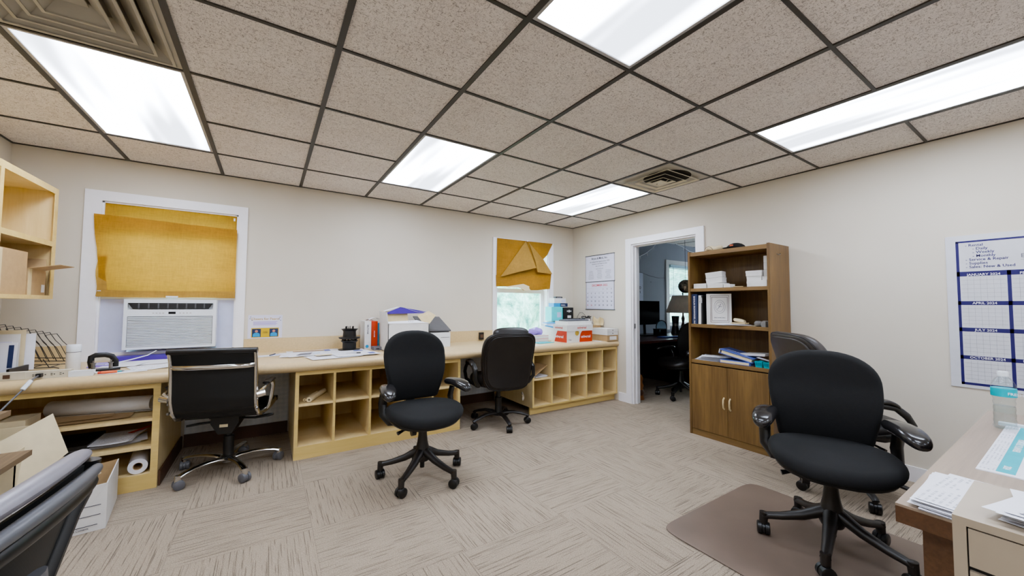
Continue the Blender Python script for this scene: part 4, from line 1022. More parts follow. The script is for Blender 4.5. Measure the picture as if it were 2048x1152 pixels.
t = thing('cable', 'white cable looping over the lilac folder toward the air conditioner', 'cable', (0, 0, Z+.012))
MB().tube([(-.06, -.30, 0), (-.02, -.36, 0), (.02, -.38, 0), (.06, -.33, .002), (.12, -.24, .01), (.20, -.16, .03), (.24, -.12, .06)], .004, 8).build('cord', 'white_plastic', t)
t = thing('tape_dispenser', 'small aqua oval dish on the counter right of the air conditioner', 'dish', (.56, -.10, Z))
MB().cushion(sup(.055, .03, 2, 28), .016, .007, lambda u, v, w: (u, v, .008+w)).build('body', 'aqua', t)
sheet('pale receipt strip between the mesh chair and the flyer', .66, -.14, Z, .18, .05, 4, 'paper', 0, 'receipt', cat='receipt')
# middle papers
sheet('small lilac-white form at the left of the middle papers', .99, -.33, Z, .16, .11, 10, 'print', 0)
t = thing('pen', 'dark pen lying across the small forms right of the mesh chair', 'pen', (1.03, -.31, Z+.008), R_(68)); MB().cyl((-.06, 0, 0), (.05, 0, 0), .004, seg=8).build('barrel', 'navy', t); MB().cyl((.05, 0, 0), (.065, 0, 0), .003, .001, seg=8).build('tip', 'steel', t)
sheet('pale blue slip next to the dark pen', 1.075, -.27, Z+.0008, .08, .10, 30, 'panel_blue', 0, 'paper_slip')
sheet('white sheet at the back left of the middle paper pile', 1.19, -.32, Z+.001, .20, .26, 4, 'paper', .003)
o = sheet('wide brochure with a brown photograph band at the back of the middle papers', 1.36, -.20, Z+.002, .44, .22, 2, 'paper', .003, 'brochure', cat='brochure')
MB().box(-.17, .0, .005, .09, .05, .0062).build('photo_band', 'cardboard', o, smooth=False); MB().box(.09, -.03, .005, .14, .06, .0064).build('blue_block', 'blue', o, smooth=False)
o = sheet('white sheet with a grey tilted rectangle on the middle papers', 1.27, -.42, Z+.005, .32, .24, 14, 'paper', .004)
MB().prism([(-.09, -.06), (.03, -.05), (.08, .05), (-.02, .045)], .006, .007).build('grey_patch', 'ink_grey', o, smooth=False); MB().box(.06, -.02, .006, .12, -.01, .0071).build('cyan_mark', 'skyblue', o, smooth=False)
sheet('white sheet underneath the grey-marked paper', 1.21, -.45, Z+.003, .26, .18, -6, 'paper', .0)
o = sheet('sketch drawing sheet at the foot of the black spools', 1.62, -.30, Z+.003, .34, .25, -3, 'print_dense', .003, 'drawing')
o = sheet('printed letter with a blue corner logo in front of the spools', 1.60, -.46, Z+.006, .42, .25, 3, 'print', .003, 'letter')
MB().box(.08, .03, .0055, .16, .085, .0065).build('logo_block', 'blue', o, smooth=False)
o = sheet('front white form nearest the counter edge in the middle pile', 1.47, -.665, Z+.003, .40, .27, 10, 'print', .003, 'form')
o = sheet('second front form with a blue end stripe', 1.66, -.645, Z+.008, .36, .22, 5, 'print', .004, 'form')
MB().box(.10, -.05, .006, .15, .03, .007).build('blue_stripe', 'blue', o, smooth=False)
sheet('folded beige slip near the front left of the middle pile', 1.40, -.60, Z+.012, .13, .07, 6, 'manila', .003, 'paper_slip')
t = thing('pocket_knife', 'slim grey letter opener lying on the front forms', 'letter opener', (1.63, -.63, Z+.018), R_(-8)); MB().tube([(-.06, 0, 0), (0, .004, .001), (.03, .002, 0)], [.001, .004, .0045], 8, flat=(1.4, .5)).build('blade', 'steel', t); MB().tube([(.03, .002, 0), (.065, 0, 0)], [.005, .004], 8).build('grip', 'black_plastic', t)
# spools
for k, (zz, lab) in enumerate(((0, 'lower black plastic spool standing on the counter'), (.113, 'upper black plastic spool with prongs stacked on the lower one'))):
    t = thing('plastic_spool', lab, 'spool', (1.665, -.24, Z+zz))
    if k == 0:
        MB().lathe([(.098, 0), (.10, .006), (.098, .012), (.062, .016), (.062, .075), (.078, .092), (.080, .096), (.06, .096)], seg=36).build('body', 'black_plastic', t)
        mb = MB()
        for q in range(12): a = 2*math.pi*q/12; mb.cbox((.062*math.cos(a), .062*math.sin(a), .102), (.014, .014, .014), (0, 0, a))
        mb.build('lug', 'black_plastic', t)
    else:
        MB().lathe([(.092, .002), (.099, .010), (.099, .016), (.062, .020), (.058, .07), (.066, .085), (.079, .096), (.075, .096), (.05, .075), (0, .07)], seg=36).build('body', 'black_plastic', t)
        for q, (a, rr_) in enumerate(((.4, .006), (1.3, .003), (2.2, .006), (3.4, .006), (4.3, .003), (5.3, .006))):
            MB().cyl((.038*math.cos(a), .038*math.sin(a), .07), (.038*math.cos(a), .038*math.sin(a), .122), rr_, seg=8).build('prong', 'black_plastic', t)
# boxes and binder beside the spool
t = bx('software_box', 'boxwhite', 'tall white product box with blue lettering beside the black spools', 'box', 1.805, -.24, Z, 1.868, -.03, Z+.28, .002)
text('BELTONE', .022, 'ink', t, (-.008, -.106, .245), (R_(90), R_(90), 0)); MB().lathe([(0, 0), (.016, 0), (.016, .001), (0, .001)], seg=20, Mx=Matrix.Translation((-.005, -.1055, .028)) @ Matrix.Rotation(R_(90), 4, 'X')).build('logo_dot', 'skyblue', t)
t = bx('binder', 'red', 'red-orange binder standing between the white box and the blue folder', 'binder', 1.872, -.235, Z+.012, 1.932, -.03, Z+.278, .003)
MB().box(-.03, -.10, -.0118, .03, .10, 0).build('foot', 'black', t); text('HOLLINGER', .012, 'ink_white', t, (-.005, -.1035, .17), (R_(90), R_(90), 0))
bx('folder', 'skyblue', 'blue folder standing right of the red binder', 'folder', 1.936, -.22, Z, 1.952, -.04, Z+.26, .002)
o = MB().grid(lambda u, v: (1.86+.11*u, -.16+.10*v, Z+.285+.02*math.sin(u*3.1)+.012*u), 8, 3, th=(0, 0, .0008)).build('paper_sheet', 'paper'); tag(o, 'curled white paper resting on top of the red binder', 'paper')
o = MB().grid(lambda u, v: (1.845+.06*u, -.14+.07*v, Z+.284+.008*math.sin(u*3.1)), 6, 3, th=(0, 0, .002)).build('leather_strap', 'brown_base'); tag(o, 'dark curled brown strip on the red binder beneath the curled paper', 'strip')
t = bx('router', 'ink_grey', 'flat grey device lying in front of the red binder', 'device', 1.865, -.38, Z, 1.95, -.255, Z+.03, .006)
MB().box(-.02, -.0635, .01, .01, -.0624, .018).build('port', 'black', t)
# open white carton with flaps
t = thing('open_carton', 'white carton with raised tan flaps on the counter behind the middle task chair', 'box', (2.14, -.46, Z)); w, d, h = .40, .30, .27
mb = MB(); mb.box(-w/2, -d/2, 0, -w/2+.005, d/2, h); mb.box(w/2-.005, -d/2, 0, w/2, d/2, h); mb.box(-w/2, -d/2, 0, w/2, -d/2+.005, h); mb.box(-w/2, d/2-.005, 0, w/2, d/2, h); mb.box(-w/2, -d/2, 0, w/2, d/2, .006)
mb.build('body', 'boxwhite', t, smooth=False)
MB().poly3([(-w/2, -d/2, h), (-w/2, d/2, h), (-w/2-.01, d/2-.01, h+.115), (-w/2-.01, -d/2+.01, h+.105)], .004, (-1, 0, 0)).build('left_flap', 'boxwhite', t, smooth=False)
MB().poly3([(-w/2, d/2-.02, h), (.08, d/2-.02, h), (.07, d/2, h+.10), (-w/2+.005, d/2, h+.115)], .004).build('rear_flap', 'cardboard_lt', t, smooth=False)
MB().poly3([(-w/2, -d/2, h), (w/2, -d/2, h), (w/2-.03, -d/2+.03, h+.005), (w/2-.10, -d/2+.08, h+.025), (-w/2+.01, -d/2+.08, h+.015)], .003).build('front_flap', 'paper', t, smooth=False)
MB().poly3([(w/2-.09, -.05, h+.07), (w/2+.0, -.08, h-.05), (w/2+.12, -.02, h+.07), (w/2+.05, .0, h+.115)], .004).build('right_flap', 'cardboard_lt', t, smooth=False)
MB().box(-w/2-.001, -.10, .03, -w/2, -.08, .06).build('port_mark', 'black', t, smooth=False)
mb = MB()
for q in range(3): mb.tube([(.0+.02*q, -d/2+.03, h+.012), (.006+.02*q, -d/2+.035, h+.018), (.01+.02*q, -d/2+.04, h+.014)], .0012, 5)
mb.build('handwriting', 'ink', t)
t = thing('printer', 'white and grey desktop printer with its lid ajar behind the open carton', 'printer', (2.49, -.26, Z))
MB().box(-.14, -.17, 0, .16, .17, .155).build('body', 'white_plastic', t, bevel=.008)
MB().box(-.13, -.16, .155, .15, .16, .163).build('bed_gap', 'black', t)
MB().poly3([(.165, -.175, .165), (.165, .17, .30), (-.145, .17, .31), (-.145, -.175, .175)], .012, (0, 0, 1)).build('lid', 'grey_plastic', t, bevel=.003)
MB().poly3([(.15, -.12, .17), (.15, .16, .17), (.15, .16, .27)], .004, (1, 0, 0)).build('gap_shade', 'black', t)  # black fill paints the shade in the open gap under the lid
mb = MB(); mb.box(.05, -.172, .10, .15, -.169, .104); mb.build('tray_line', 'grey_plastic', t)
o = MB().poly3([(1.98, -.345, Z+.355), (2.00, -.345, Z+.372), (2.13, -.345, Z+.425), (2.42, -.345, Z+.372), (2.42, -.345, Z+.36)], .006, (0, 1, 0)).build('folder', 'purple', smooth=False); tag(o, 'bent purple folder peaking above the open carton', 'folder')
o = MB().grid(lambda u, v: (1.97+.46*u, -.35+.12*v, Z+.378+.055*max(0, 1-abs(u-.36)/.36)-.008*u), 12, 3, th=(0, 0, .002)).build('paper_sheet', 'paper'); tag(o, 'white paper tented over the purple folder above the carton', 'paper')
# right end of counter
t = thing('storage_box', 'red and white lidded paper carton at the front right of the counter', 'box', (4.205, -.67, Z)); w, d, h = .43, .255, .215
MB().box(-w/2+.006, -d/2+.006, 0, w/2-.006, d/2-.006, h-.02).build('body', 'boxwhite', t, bevel=.002, smooth=False)
def curve_panel(x0, x1, z0, z1, dx): return [(x0, z0)]+[(x1-dx+dx*math.sin(q/8*math.pi/2)-0, z0+(z1-z0)*(q/8)) for q in range(9)][:0]+[(x1, z0), (x1, z1), (x0+dx, z1)]+[(x0+dx*(1-math.sin(q/6*math.pi/2)), z1-(z1-z0)*(1-math.cos(q/6*math.pi/2))) for q in range(1, 6)]
RX = Matrix.Rotation(R_(90), 4, 'X')
MB().prism(curve_panel(-.005, w/2-.006, .004, .14, .055), d/2-.006, d/2-.0052, RX).build('red_panel', 'red', t, smooth=False)
MB().prism([(-y, z) for y, z in [(-(d/2-.006), .004), (d/2-.02, .004), (d/2-.04, .07), (d/2-.075, .14), (-(d/2-.006), .14)]], w/2-.006, w/2-.0052, Matrix.Rotation(R_(-90), 4, 'Z') @ RX).build('red_panel', 'red', t, smooth=False)
mb = MB(); mb.box(-w/2, -d/2, h-.075, w/2, d/2, h); mb.build('lid', 'boxwhite', t, bevel=.002, smooth=False)
MB().lathe([(0, 0), (.032, 0), (.032, .001), (0, .001)], seg=28, Mx=Matrix.Translation((-.045, -d/2+.0055, .115)) @ RX).build('gold_seal', 'gold', t)
text('universal', .045, 'ink_white', t, (.1, -d/2+.0045, .055), ROT_BACK, align='CENTER'); text('universal', .042, 'red', t, (.03, -d/2-.001, h-.048), ROT_BACK, align='CENTER')
text('universal', .045, 'ink_white', t, (-w/2+.0045, .02, .055), (R_(90), 0, R_(-90)), align='CENTER', sx=1); text('universal', .042, 'red', t, (-w/2-.001, .02, h-.048), (R_(90), 0, R_(-90)), align='CENTER')
text('Copy', .02, 'ink_grey', t, (-.18, -d/2+.0045, .03), ROT_BACK)
t = bx('flat_box', 'boxwhite', 'flat white box with flap lying on the red and white carton', 'box', 4.04, -.76, Z+.2155, 4.44, -.52, Z+.255, .002)
MB().poly3([(.2, -.12, .04), (.2, .12, .04), (.24, .11, .02), (.24, -.11, .015)], .003, (0, 0, 1)).build('flap', 'boxwhite', t, smooth=False)
def keyboard(label, x, y, z, rz, mat, keys='black', tilt=0):
    t = thing('keyboard', label, 'keyboard', (x, y, z), R_(rz)); t.rotation_euler = (R_(tilt), 0, R_(rz))
    MB().box(-.20, -.065, 0, .20, .065, .014).build('case', mat, t, bevel=.004)
    mb = MB()
    for r in range(5):
        for c_ in range(18): mb.box(-.19+c_*.0212, -.055+r*.0225, .014, -.19+c_*.0212+.018, -.055+r*.0225+.019, .019)
    mb.build('keys', keys, t, smooth=False); return t
keyboard('grey keyboard lying on the flat white box', 4.25, -.64, Z+.2565, 3, 'grey_plastic', 'ink_grey')
bx('wrapped_ream', 'boxwhite', 'lower white tray-like box stacked left of the red and white carton', 'box', 3.69, -.50, Z, 3.95, -.25, Z+.038, .002, kids=lambda t, w, d, h: MB().box(-w/2, -d/2-.001, h-.004, w/2, -d/2, h-.001).build('edge', 'red', t, smooth=False))
bx('wrapped_ream', 'boxwhite', 'upper white tray-like box stacked left of the red and white carton', 'box', 3.69, -.50, Z+.0385, 3.95, -.25, Z+.078, .002, kids=lambda t, w, d, h: MB().box(-w/2, -d/2-.001, h-.004, w/2, -d/2, h-.001).build('edge', 'red', t, smooth=False))
t = thing('rubber_gloves', 'crumpled lilac plastic bag on top of the white tray boxes', 'bag', (3.83, -.37, Z+.0785))
MB().cushion(sup(.10, .07, 2.2, 32), .07, .035, lambda u, v, w: (u+.01*math.sin(v*80), v+.01*math.sin(u*70), .036+w*(1+.4*math.sin(u*45+v*30))), .01).build('folds', 'lilac', t)
MB().cbox((.085, .0, .03), (.03, .05, .04), (0, .3, .4)).build('tag', 'red', t, bevel=.006)
t = bx('magazine', 'teal', 'thin teal-covered magazine lying before the white tray boxes', 'magazine', 3.66, -.68, Z, 3.90, -.54, Z+.006, .001); t.rotation_euler = (0, 0, R_(5))
bx('wooden_ruler', 'cardboard', 'tan strip of wood lying by the teal magazine', 'strip', 3.80, -.53, Z, 3.97, -.505, Z+.006, .001)
bx('carton', 'boxwhite', 'plain white carton hidden behind the red and white carton, under the keyboards', 'box', 4.10, -.50, Z, 4.50, -.12, Z+.17, .002)
keyboard('pale blue keyboard leaning near the window on the white carton', 4.18, -.42, Z+.175, 12, 'skyblue', 'panel_blue', 6)
keyboard('second blue-grey keyboard stacked behind the pale blue one', 4.27, -.27, Z+.20, -6, 'panel_blue', 'skyblue', 4)
bx('carton', 'aqua', 'aqua box standing behind the keyboards by the small window', 'box', 4.225, -.22, Z+.235, 4.42, -.08, Z+.43, .002, kids=lambda t, w, d, h: MB().box(.0, -d/2-.001, .05, .07, -d/2, .12).build('label_patch', 'panel_blue', t, smooth=False))
t = bx('carton', 'black', 'black box with white symbols right of the aqua box', 'box', 4.424, -.24, Z+.235, 4.60, -.08, Z+.42, .002)
MB().box(-.02, -.0812, .04, .045, -.08, .075).build('label_patch', 'boxwhite', t, smooth=False)
mb = MB(); mb.lathe([(.012, 0), (.018, 0), (.018, .001), (.012, .001)], seg=16, Mx=Matrix.Translation((.01, -.0805, .135)) @ RX); mb.box(-.03, -.0812, .125, -.015, -.08, .145); mb.box(.035, -.0812, .125, .05, -.08, .145); mb.build('symbols', 'boxwhite', t, smooth=False)
t = bx('carton', 'navy', 'small navy and blue box lying across the aqua and black boxes', 'box', 4.28, -.20, Z+.431, 4.53, -.09, Z+.48, .002); MB().box(-.127, -.056, -.001, -.01, .056, .0495).build('blue_sleeve', 'skyblue', t, smooth=False)
text('SYMBOL', .022, 'ink_white', t, (.0, -.0562, .015), ROT_BACK)
t = bx('carton', 'boxwhite', 'small white box on top of the navy box', 'box', 4.29, -.20, Z+.481, 4.50, -.09, Z+.55, .002); MB().box(.02, -.056, .01, .09, -.055, .045).build('label_patch', 'panel_blue', t, smooth=False)
bx('switch_box', 'black_plastic', 'small black gadget on the very top of the box pile in the corner', 'gadget', 4.34, -.17, Z+.551, 4.46, -.12, Z+.572, .004, kids=lambda t, w, d, h: MB().box(-.04, -d/2-.001, .004, .04, -d/2, .012).build('slot', 'ink_grey', t))
tag(MB().box(4.62, -.004, Z+.49, 4.69, -.001, Z+.56).build('wall_plate', 'beige_plastic', bevel=.002), 'beige wall plate beside the top of the box pile', 'wall plate')
# cable tangle + adapters
bx('carton', 'cardboard', 'brown carton against the corner wall under the black cable tangle', 'box', 4.52, -.58, Z, 4.79, -.26, Z+.18, .002, kids=lambda t, w, d, h: MB().box(-.05, -d/2-.001, .05, .05, -d/2, .1).build('label_patch', 'boxwhite', t, smooth=False))
rc = random.Random(11)
for q in range(9):
    cx, cy = 4.42+.028*q+rc.uniform(-.03, .03), -.44+rc.uniform(-.06, .08)
    cx = min(cx, 4.69)
    pts = []; a0 = rc.uniform(0, 6.3)
    for k_ in range(22):
        a = a0+k_*.55; rr_ = .05+.02*math.sin(k_*1.3+q)
        pts.append((min(.105, rr_*1.2*math.cos(a)), rr_*.8*math.sin(a)+.005*math.sin(k_), .01+.014*(q % 3)+.018*math.sin(k_*.9+q)**2))
    t = thing('coiled_cable', 'black cable coil in the tangle of leads in the counter corner', 'cable', (cx, cy, Z+.185+.016*(q//2)), group='black cable coils in the tangle by the corner')
    MB().tube(pts, .0042, 6).build('cord', 'black_plastic', t)
    MB().cbox(pts[-1], (.03, .018, .014), (0, 0, a0)).build('plug', 'black_plastic', t, bevel=.003)
t = bx('power_brick', 'black_plastic', 'black power brick with a white label amid the cable tangle', 'power adapter', 4.55, -.52, Z+.24, 4.66, -.47, Z+.285, .006); MB().box(-.045, -.0255, .008, .045, -.0248, .034).build('label_patch', 'boxwhite', t)
t = thing('cable', 'thin black lead arching up below the wall calendar', 'cable', (4.60, -.42, Z+.22)); MB().tube([(-.10, 0, 0), (-.09, 0, .08), (-.05, 0, .13), (.0, 0, .135), (.05, 0, .10), (.07, 0, .03)], .0025, 6).build('cord', 'black_plastic', t)
t = thing('paper_bag', 'open brown paper bag leaning at the corner wall behind the white box', 'bag', (4.72, -.60, Z+.185))
MB().grid(lambda u, v: (-.06+.11*u+.01*math.sin(v*6), .03+.02*math.sin(u*5), .105*v*(1+.2*math.sin(u*7))), 8, 5, th=(0, .002, 0)).build('side', 'cardboard_lt', t)
MB().grid(lambda u, v: (.05+.01*math.sin(v*3), .03-.07*u, .11*v*(1-.15*u)), 5, 5, th=(.002, 0, 0)).build('side', 'cardboard_lt', t)
t = bx('carton', 'cardboard', 'brown cardboard box at the right end of the counter with a white label', 'box', 4.60, -.875, Z, 4.79, -.60, Z+.075, .002); MB().box(-.055, -.1388, .015, .07, -.1376, .06).build('label_patch', 'boxwhite', t, smooth=False)
def two_rows(t, w, d, h):
    MB().box(-w/2+.0, -d/2-.0008, h*.49, w/2, -d/2, h*.51).build('seam', 'ink_grey', t, smooth=False)
    mb = MB(); mb.cyl((.0, -d/2-.002, h*.75), (.0, -d/2, h*.75), .006, seg=10); mb.cyl((.0, -d/2-.002, h*.28), (.0, -d/2, h*.28), .006, seg=10); mb.build('hole', 'black', t)
bx('card_box', 'boxwhite', 'white box with two small holes on the brown box at the counter end', 'box', 4.595, -.88, Z+.0755, 4.79, -.60, Z+.155, .002, kids=two_rows)
sheet('scrap of white paper between the red and white carton and the counter end', 4.50, -.80, Z, .09, .10, 20, 'paper', 0)
t = tag(MB().box(3.215, -.045, Z+.015, 3.275, -.0205, Z+.105).build('wall_outlet', 'black_plastic', bevel=.003), 'dark outlet box on the backsplash left of the leather chair', 'outlet')
MB().box(3.225, -.047, Z+.04, 3.265, -.045, Z+.08).build('socket_face', 'brown_base', t)

# ------------------------------------------------------------------ inside the cabinets
t = thing('paper_roll', 'large loose roll of drawing paper lying on the top shelf of the left cabinet', 'paper roll', (.10, -.55, .457), R_(-12))
mb = MB()
def spiral(y, off=0): return [(0, 0)]
pts = []
N = 40
for q in range(N+1):
    a = -2.2+q/N*2*math.pi*1.6; rr_ = .055-.012*q/N
    pts.append((rr_*1.25*math.cos(a), .058+rr_*math.sin(a)))
vs = []; 
for (yy) in (-.30, .23):
    for p in pts: vs.append((yy, p[0], p[1]))
fs = [(i, i+1, N+1+i+1, N+1+i) for i in range(N)]
n0 = len(vs)
mb.add(vs, fs); o = mb.build('sheet', 'boxwhite', t)
md = o.modifiers.new('thick', 'SOLIDIFY'); md.thickness = .0015
for k, (x, y, w_, rz) in enumerate(((-.05, -.50, .5, -4), (.0, -.56, .46, 3), (-.10, -.52, .44, 8))):
    sheet(['lowest', 'middle', 'topmost'][k]+' brown cardboard sheet under the paper roll in the left cabinet', x, y, .456+.006*k, w_, .40, rz, 'cardboard', .002, 'cardboard_sheet', cat='cardboard')
bx('card_box', 'manila', 'small cream box on the top shelf at the far left of the left cabinet', 'box', -.30, -.80, .456, -.19, -.62, .525, .002)
rl = random.Random(5)
for k in range(6):
    sheet(['bottom', 'second', 'third', 'fourth', 'fifth', 'top'][k]+' sheet of the scattered papers on the middle shelf of the left cabinet', .13+rl.uniform(-.04, .04), -.60+rl.uniform(-.04, .04), .276+.007*k, .26, .30, rl.uniform(-14, 14), ['boxwhite', 'paper', 'print', 'manila', 'paper', 'print'][k], .006, amp=.003)
sheet('orange-red strip of card among the papers on the middle shelf', .28, -.50, .325, .03, .26, -30, 'red', 0, 'card_strip', cat='card')
bx('laptop', 'black_plastic', 'closed black case on the middle shelf of the left cabinet', 'case', -.18, -.78, .276, .06, -.45, .325, .006, kids=lambda t, w, d, h: MB().box(-w/2+.01, -d/2-.001, h*.45, w/2-.01, -d/2, h*.5).build('seam', 'grey_plastic', t))
t = thing('paper_roll', 'tight white paper roll with a brown core on the bottom shelf of the left cabinet', 'paper roll', (.30, -.80, .1495), R_(8))
mb = MB(); mb.add([], [])
def ringcyl(mb, r0, r1, y0, y1, seg=32):
    vs = []
    for (r, y) in ((r0, y0), (r1, y0), (r1, y1), (r0, y1)):
        for k_ in range(seg): a = 2*math.pi*k_/seg; vs.append((r*math.cos(a), y, r*math.sin(a)))
    fs = [((i*seg+k_), (i*seg+(k_+1) % seg), (((i+1) % 4)*seg+(k_+1) % seg), (((i+1) % 4)*seg+k_)) for i in range(4) for k_ in range(seg)]
    mb.add(vs, fs)
mb = MB(); ringcyl(mb, .024, .048, 0, .65); mb.build('paper', 'paper', t)
mb = MB(); ringcyl(mb, .021, .0238, .002, .645); mb.build('core', 'cardboard', t)
t = thing('rolled_tube', 'two small rolled paper tubes in the top left cubby of the middle cabinet', 'paper roll', (1.30, -.70, .427), R_(-25))
mb = MB(); ringcyl(mb, .008, .020, -.09, .25, 20); mb.build('outer_roll', 'manila', t, loc=(.02, 0, .021))
mb = MB(); ringcyl(mb, .004, .013, -.06, .2, 16); mb.build('inner_roll', 'cardboard_lt', t, loc=(-.025, 0, .014))
t = bx('card_envelope', 'cardboard', 'brown padded envelope leaning in the first cubby of the right cabinet', 'envelope', 3.49, -.80, .47, 3.70, -.55, .482, .002); t.rotation_euler = (0, R_(-28), R_(6))
sheet('stack of white paper with a curled edge in the first cubby of the right cabinet', 3.60, -.70, .398, .18, .24, 4, 'paper', .02, amp=.003)
sheet('second white sheet under the curled paper in the first cubby of the right cabinet', 3.595, -.68, .3965, .19, .25, -3, 'print', .0, amp=.001)

# ------------------------------------------------------------------ left wall cubby contents
for k, (y0_, y1_, fl) in enumerate(((-.975, -.66, 0), (-.65, -.42, 1))):
    t = thing('open_carton', ['brown cardboard carton in the lower opening of the wall cubby, cut by the left edge', 'brown cardboard carton with a flap sticking out of the wall cubby'][k], 'box', (-.42, (y0_+y1_)/2, 1.261)); d = y1_-y0_
    w, h = .30, .26 if k == 0 else .165
    mb = MB(); mb.box(-w/2, -d/2, 0, w/2, d/2, .004); mb.box(-w/2, -d/2, .004, -w/2+.004, d/2, h); mb.box(w/2-.004, -d/2, .004, w/2, d/2, h); mb.box(-w/2+.004, -d/2, .004, w/2-.004, -d/2+.004, h); mb.box(-w/2+.004, d/2-.004, .004, w/2-.004, d/2, h)
    mb.build('body', 'cardboard', t, smooth=False)
    MB().box(w/2, -d/2+.01, h*.0+.0, w/2+.001, -d/2+.05, h).build('tape', 'cardboard_lt', t, smooth=False)
    if k == 1:
        MB().poly3([(w/2, -d/2, h), (w/2, d/2-.02, h), (w/2+.13, d/2-.01, h+.03), (w/2+.13, -d/2+.01, h+.028)], .004, (0, 0, 1)).build('flap', 'cardboard', t, smooth=False)
        MB().box(w/2, .06, .02, w/2+.0015, .10, .07).build('sticker', 'boxwhite', t, smooth=False)
        MB().poly3([(-w/2, d/2, h), (w/2, d/2, h), (w/2-.01, d/2+.02, h+.08), (-w/2, d/2+.02, h+.08)], .004, (0, 1, 0)).build('rear_flap', 'cardboard', t, smooth=False)
    else:
        MB().poly3([(w/2, -d/2, h), (w/2, d/2, h), (w/2-.28, d/2, h+.01), (w/2-.28, -d/2, h+.01)], .004, (0, 0, 1)).build('flap', 'cardboard', t, smooth=False)

# ------------------------------------------------------------------ lower left clutter
t = thing('printer_stand', 'grey-brown wooden stand with two shelf boards at the left edge of the picture', 'stand', (-.26, -1.68, 0))
MB().box(-.26, -.29, .675, .225, .29, .70).build('top_board', 'standwood', t, bevel=.002)
MB().box(-.26, -.29, .475, .30, .29, .50).build('shelf_board', 'standwood', t, bevel=.002)
MB().box(-.26, -.29, .08, .27, .29, .10).build('bottom_board', 'standwood', t, bevel=.002)
for x in (-.24, .16):
    for y in (-.26, .26): MB().cyl((x, y, 0), (x, y, .675), .012, seg=10).build('leg', 'black_plastic', t)
t = thing('storage_box', 'white storage box on the floor beneath the cream file box at the left', 'box', (-.27, -1.09, 0))
MB().box(-.22, -.20, 0, .22, .20, .20).build('body', 'boxwhite', t, bevel=.002, smooth=False); MB().box(-.225, -.205, .16, .225, .205, .205).build('lid', 'boxwhite', t, bevel=.002, smooth=False)
t = thing('file_box', 'cream cardboard file box with one flap standing up beside the left cabinet', 'box', (-.26, -1.07, .206)); w, d, h = .38, .30, .25
mb = MB(); mb.box(-w/2, -d/2, 0, w/2, d/2, .005); mb.box(-w/2, -d/2, 0, -w/2+.005, d/2, h); mb.box(w/2-.005, -d/2, 0, w/2, d/2, h); mb.box(-w/2, -d/2, 0, w/2, -d/2+.005, h-.02); mb.box(-w/2, d/2-.005, 0, w/2, d/2, h+.06)
mb.build('body', 'manila', t, smooth=False)
MB().poly3([(.12, -.13, h+.05), (.245, .05, h+.135), (.315, .04, -.09+h), (.20, -.13, .04)], .004, (-.6, -.8, 0)).build('standing_flap', 'manila', t, smooth=False)
MB().box(-.10, -d/2-.0015, .02, .06, -d/2, .15).build('orange_label', 'orange', t, smooth=False); MB().box(.07, -d/2-.0015, .13, .13, -d/2, .17).build('teal_label', 'teal', t, smooth=False)
for k in range(3): upr = MB().box(0, 0, 0, .26, .002, .24).build('paper_sheet', ['paper', 'paper2', 'manila'][k], loc=(-.40+.02*k, -1.15+.05*k, .235), rot=(R_(-14), 0, R_(4*k)), smooth=False); tag(upr, ['front white', 'middle lilac', 'rear cream'][k]+' sheet standing inside the cream file box', 'paper')
t = thing('file_box', 'torn white archive box with ruled writing lines on the carpet by the left cabinet', 'box', (.28, -1.277, 0), R_(7.4)); w, d, h = .185, .41, .24
mb = MB(); mb.box(-w, 0, 0, 0, d, .004); mb.box(-.005, 0, .004, 0, d, h)
mb.build('body', 'boxwhite', t, smooth=False)
MB().poly3([(-w, d, 0), (0, d, 0), (0, d, h), (-w-.02, d+.02, h-.03)], .004, (0, -1, 0)).build('rear_panel', 'cardboard', t, smooth=False)
MB().cushion(sup(.028, .010, 2, 20), .001, .0005, lambda u, v, w_: (-.10+u, d-.006+w_, .175+v)).build('hand_hole', 'manila', t)
MB().poly3([(-w+.035, 0, 0), (0, 0, 0), (0, 0, h), (-w+.045, -.01, h-.005), (-w+.03, -.012, h-.05), (-w+.015, -.01, .03)], .004, (0, -1, 0)).build('front_panel', 'boxwhite', t, smooth=False)
MB().poly3([(-w, 0, 0), (-w, d*.5, 0), (-w-.01, d*.5, h*.8), (-w-.02, .05, h*.62), (-w-.01, .02, h*.3)], .004, (-1, 0, 0)).build('torn_side', 'boxwhite', t, smooth=False)
mb = MB(); mb.box(-.13, -.0145, .135, -.02, -.0125, .1375); mb.box(-.15, -.0145, .085, -.02, -.0125, .0875); mb.box(-.15, -.0145, .035, -.03, -.0125, .0375); mb.build('ruled_lines', 'ink', t, smooth=False)
text('Box No.', .012, 'ink', t, (-.13, -.014, .12), ROT_BACK); text('Box Contents', .012, 'ink', t, (-.13, -.014, .02), ROT_BACK)

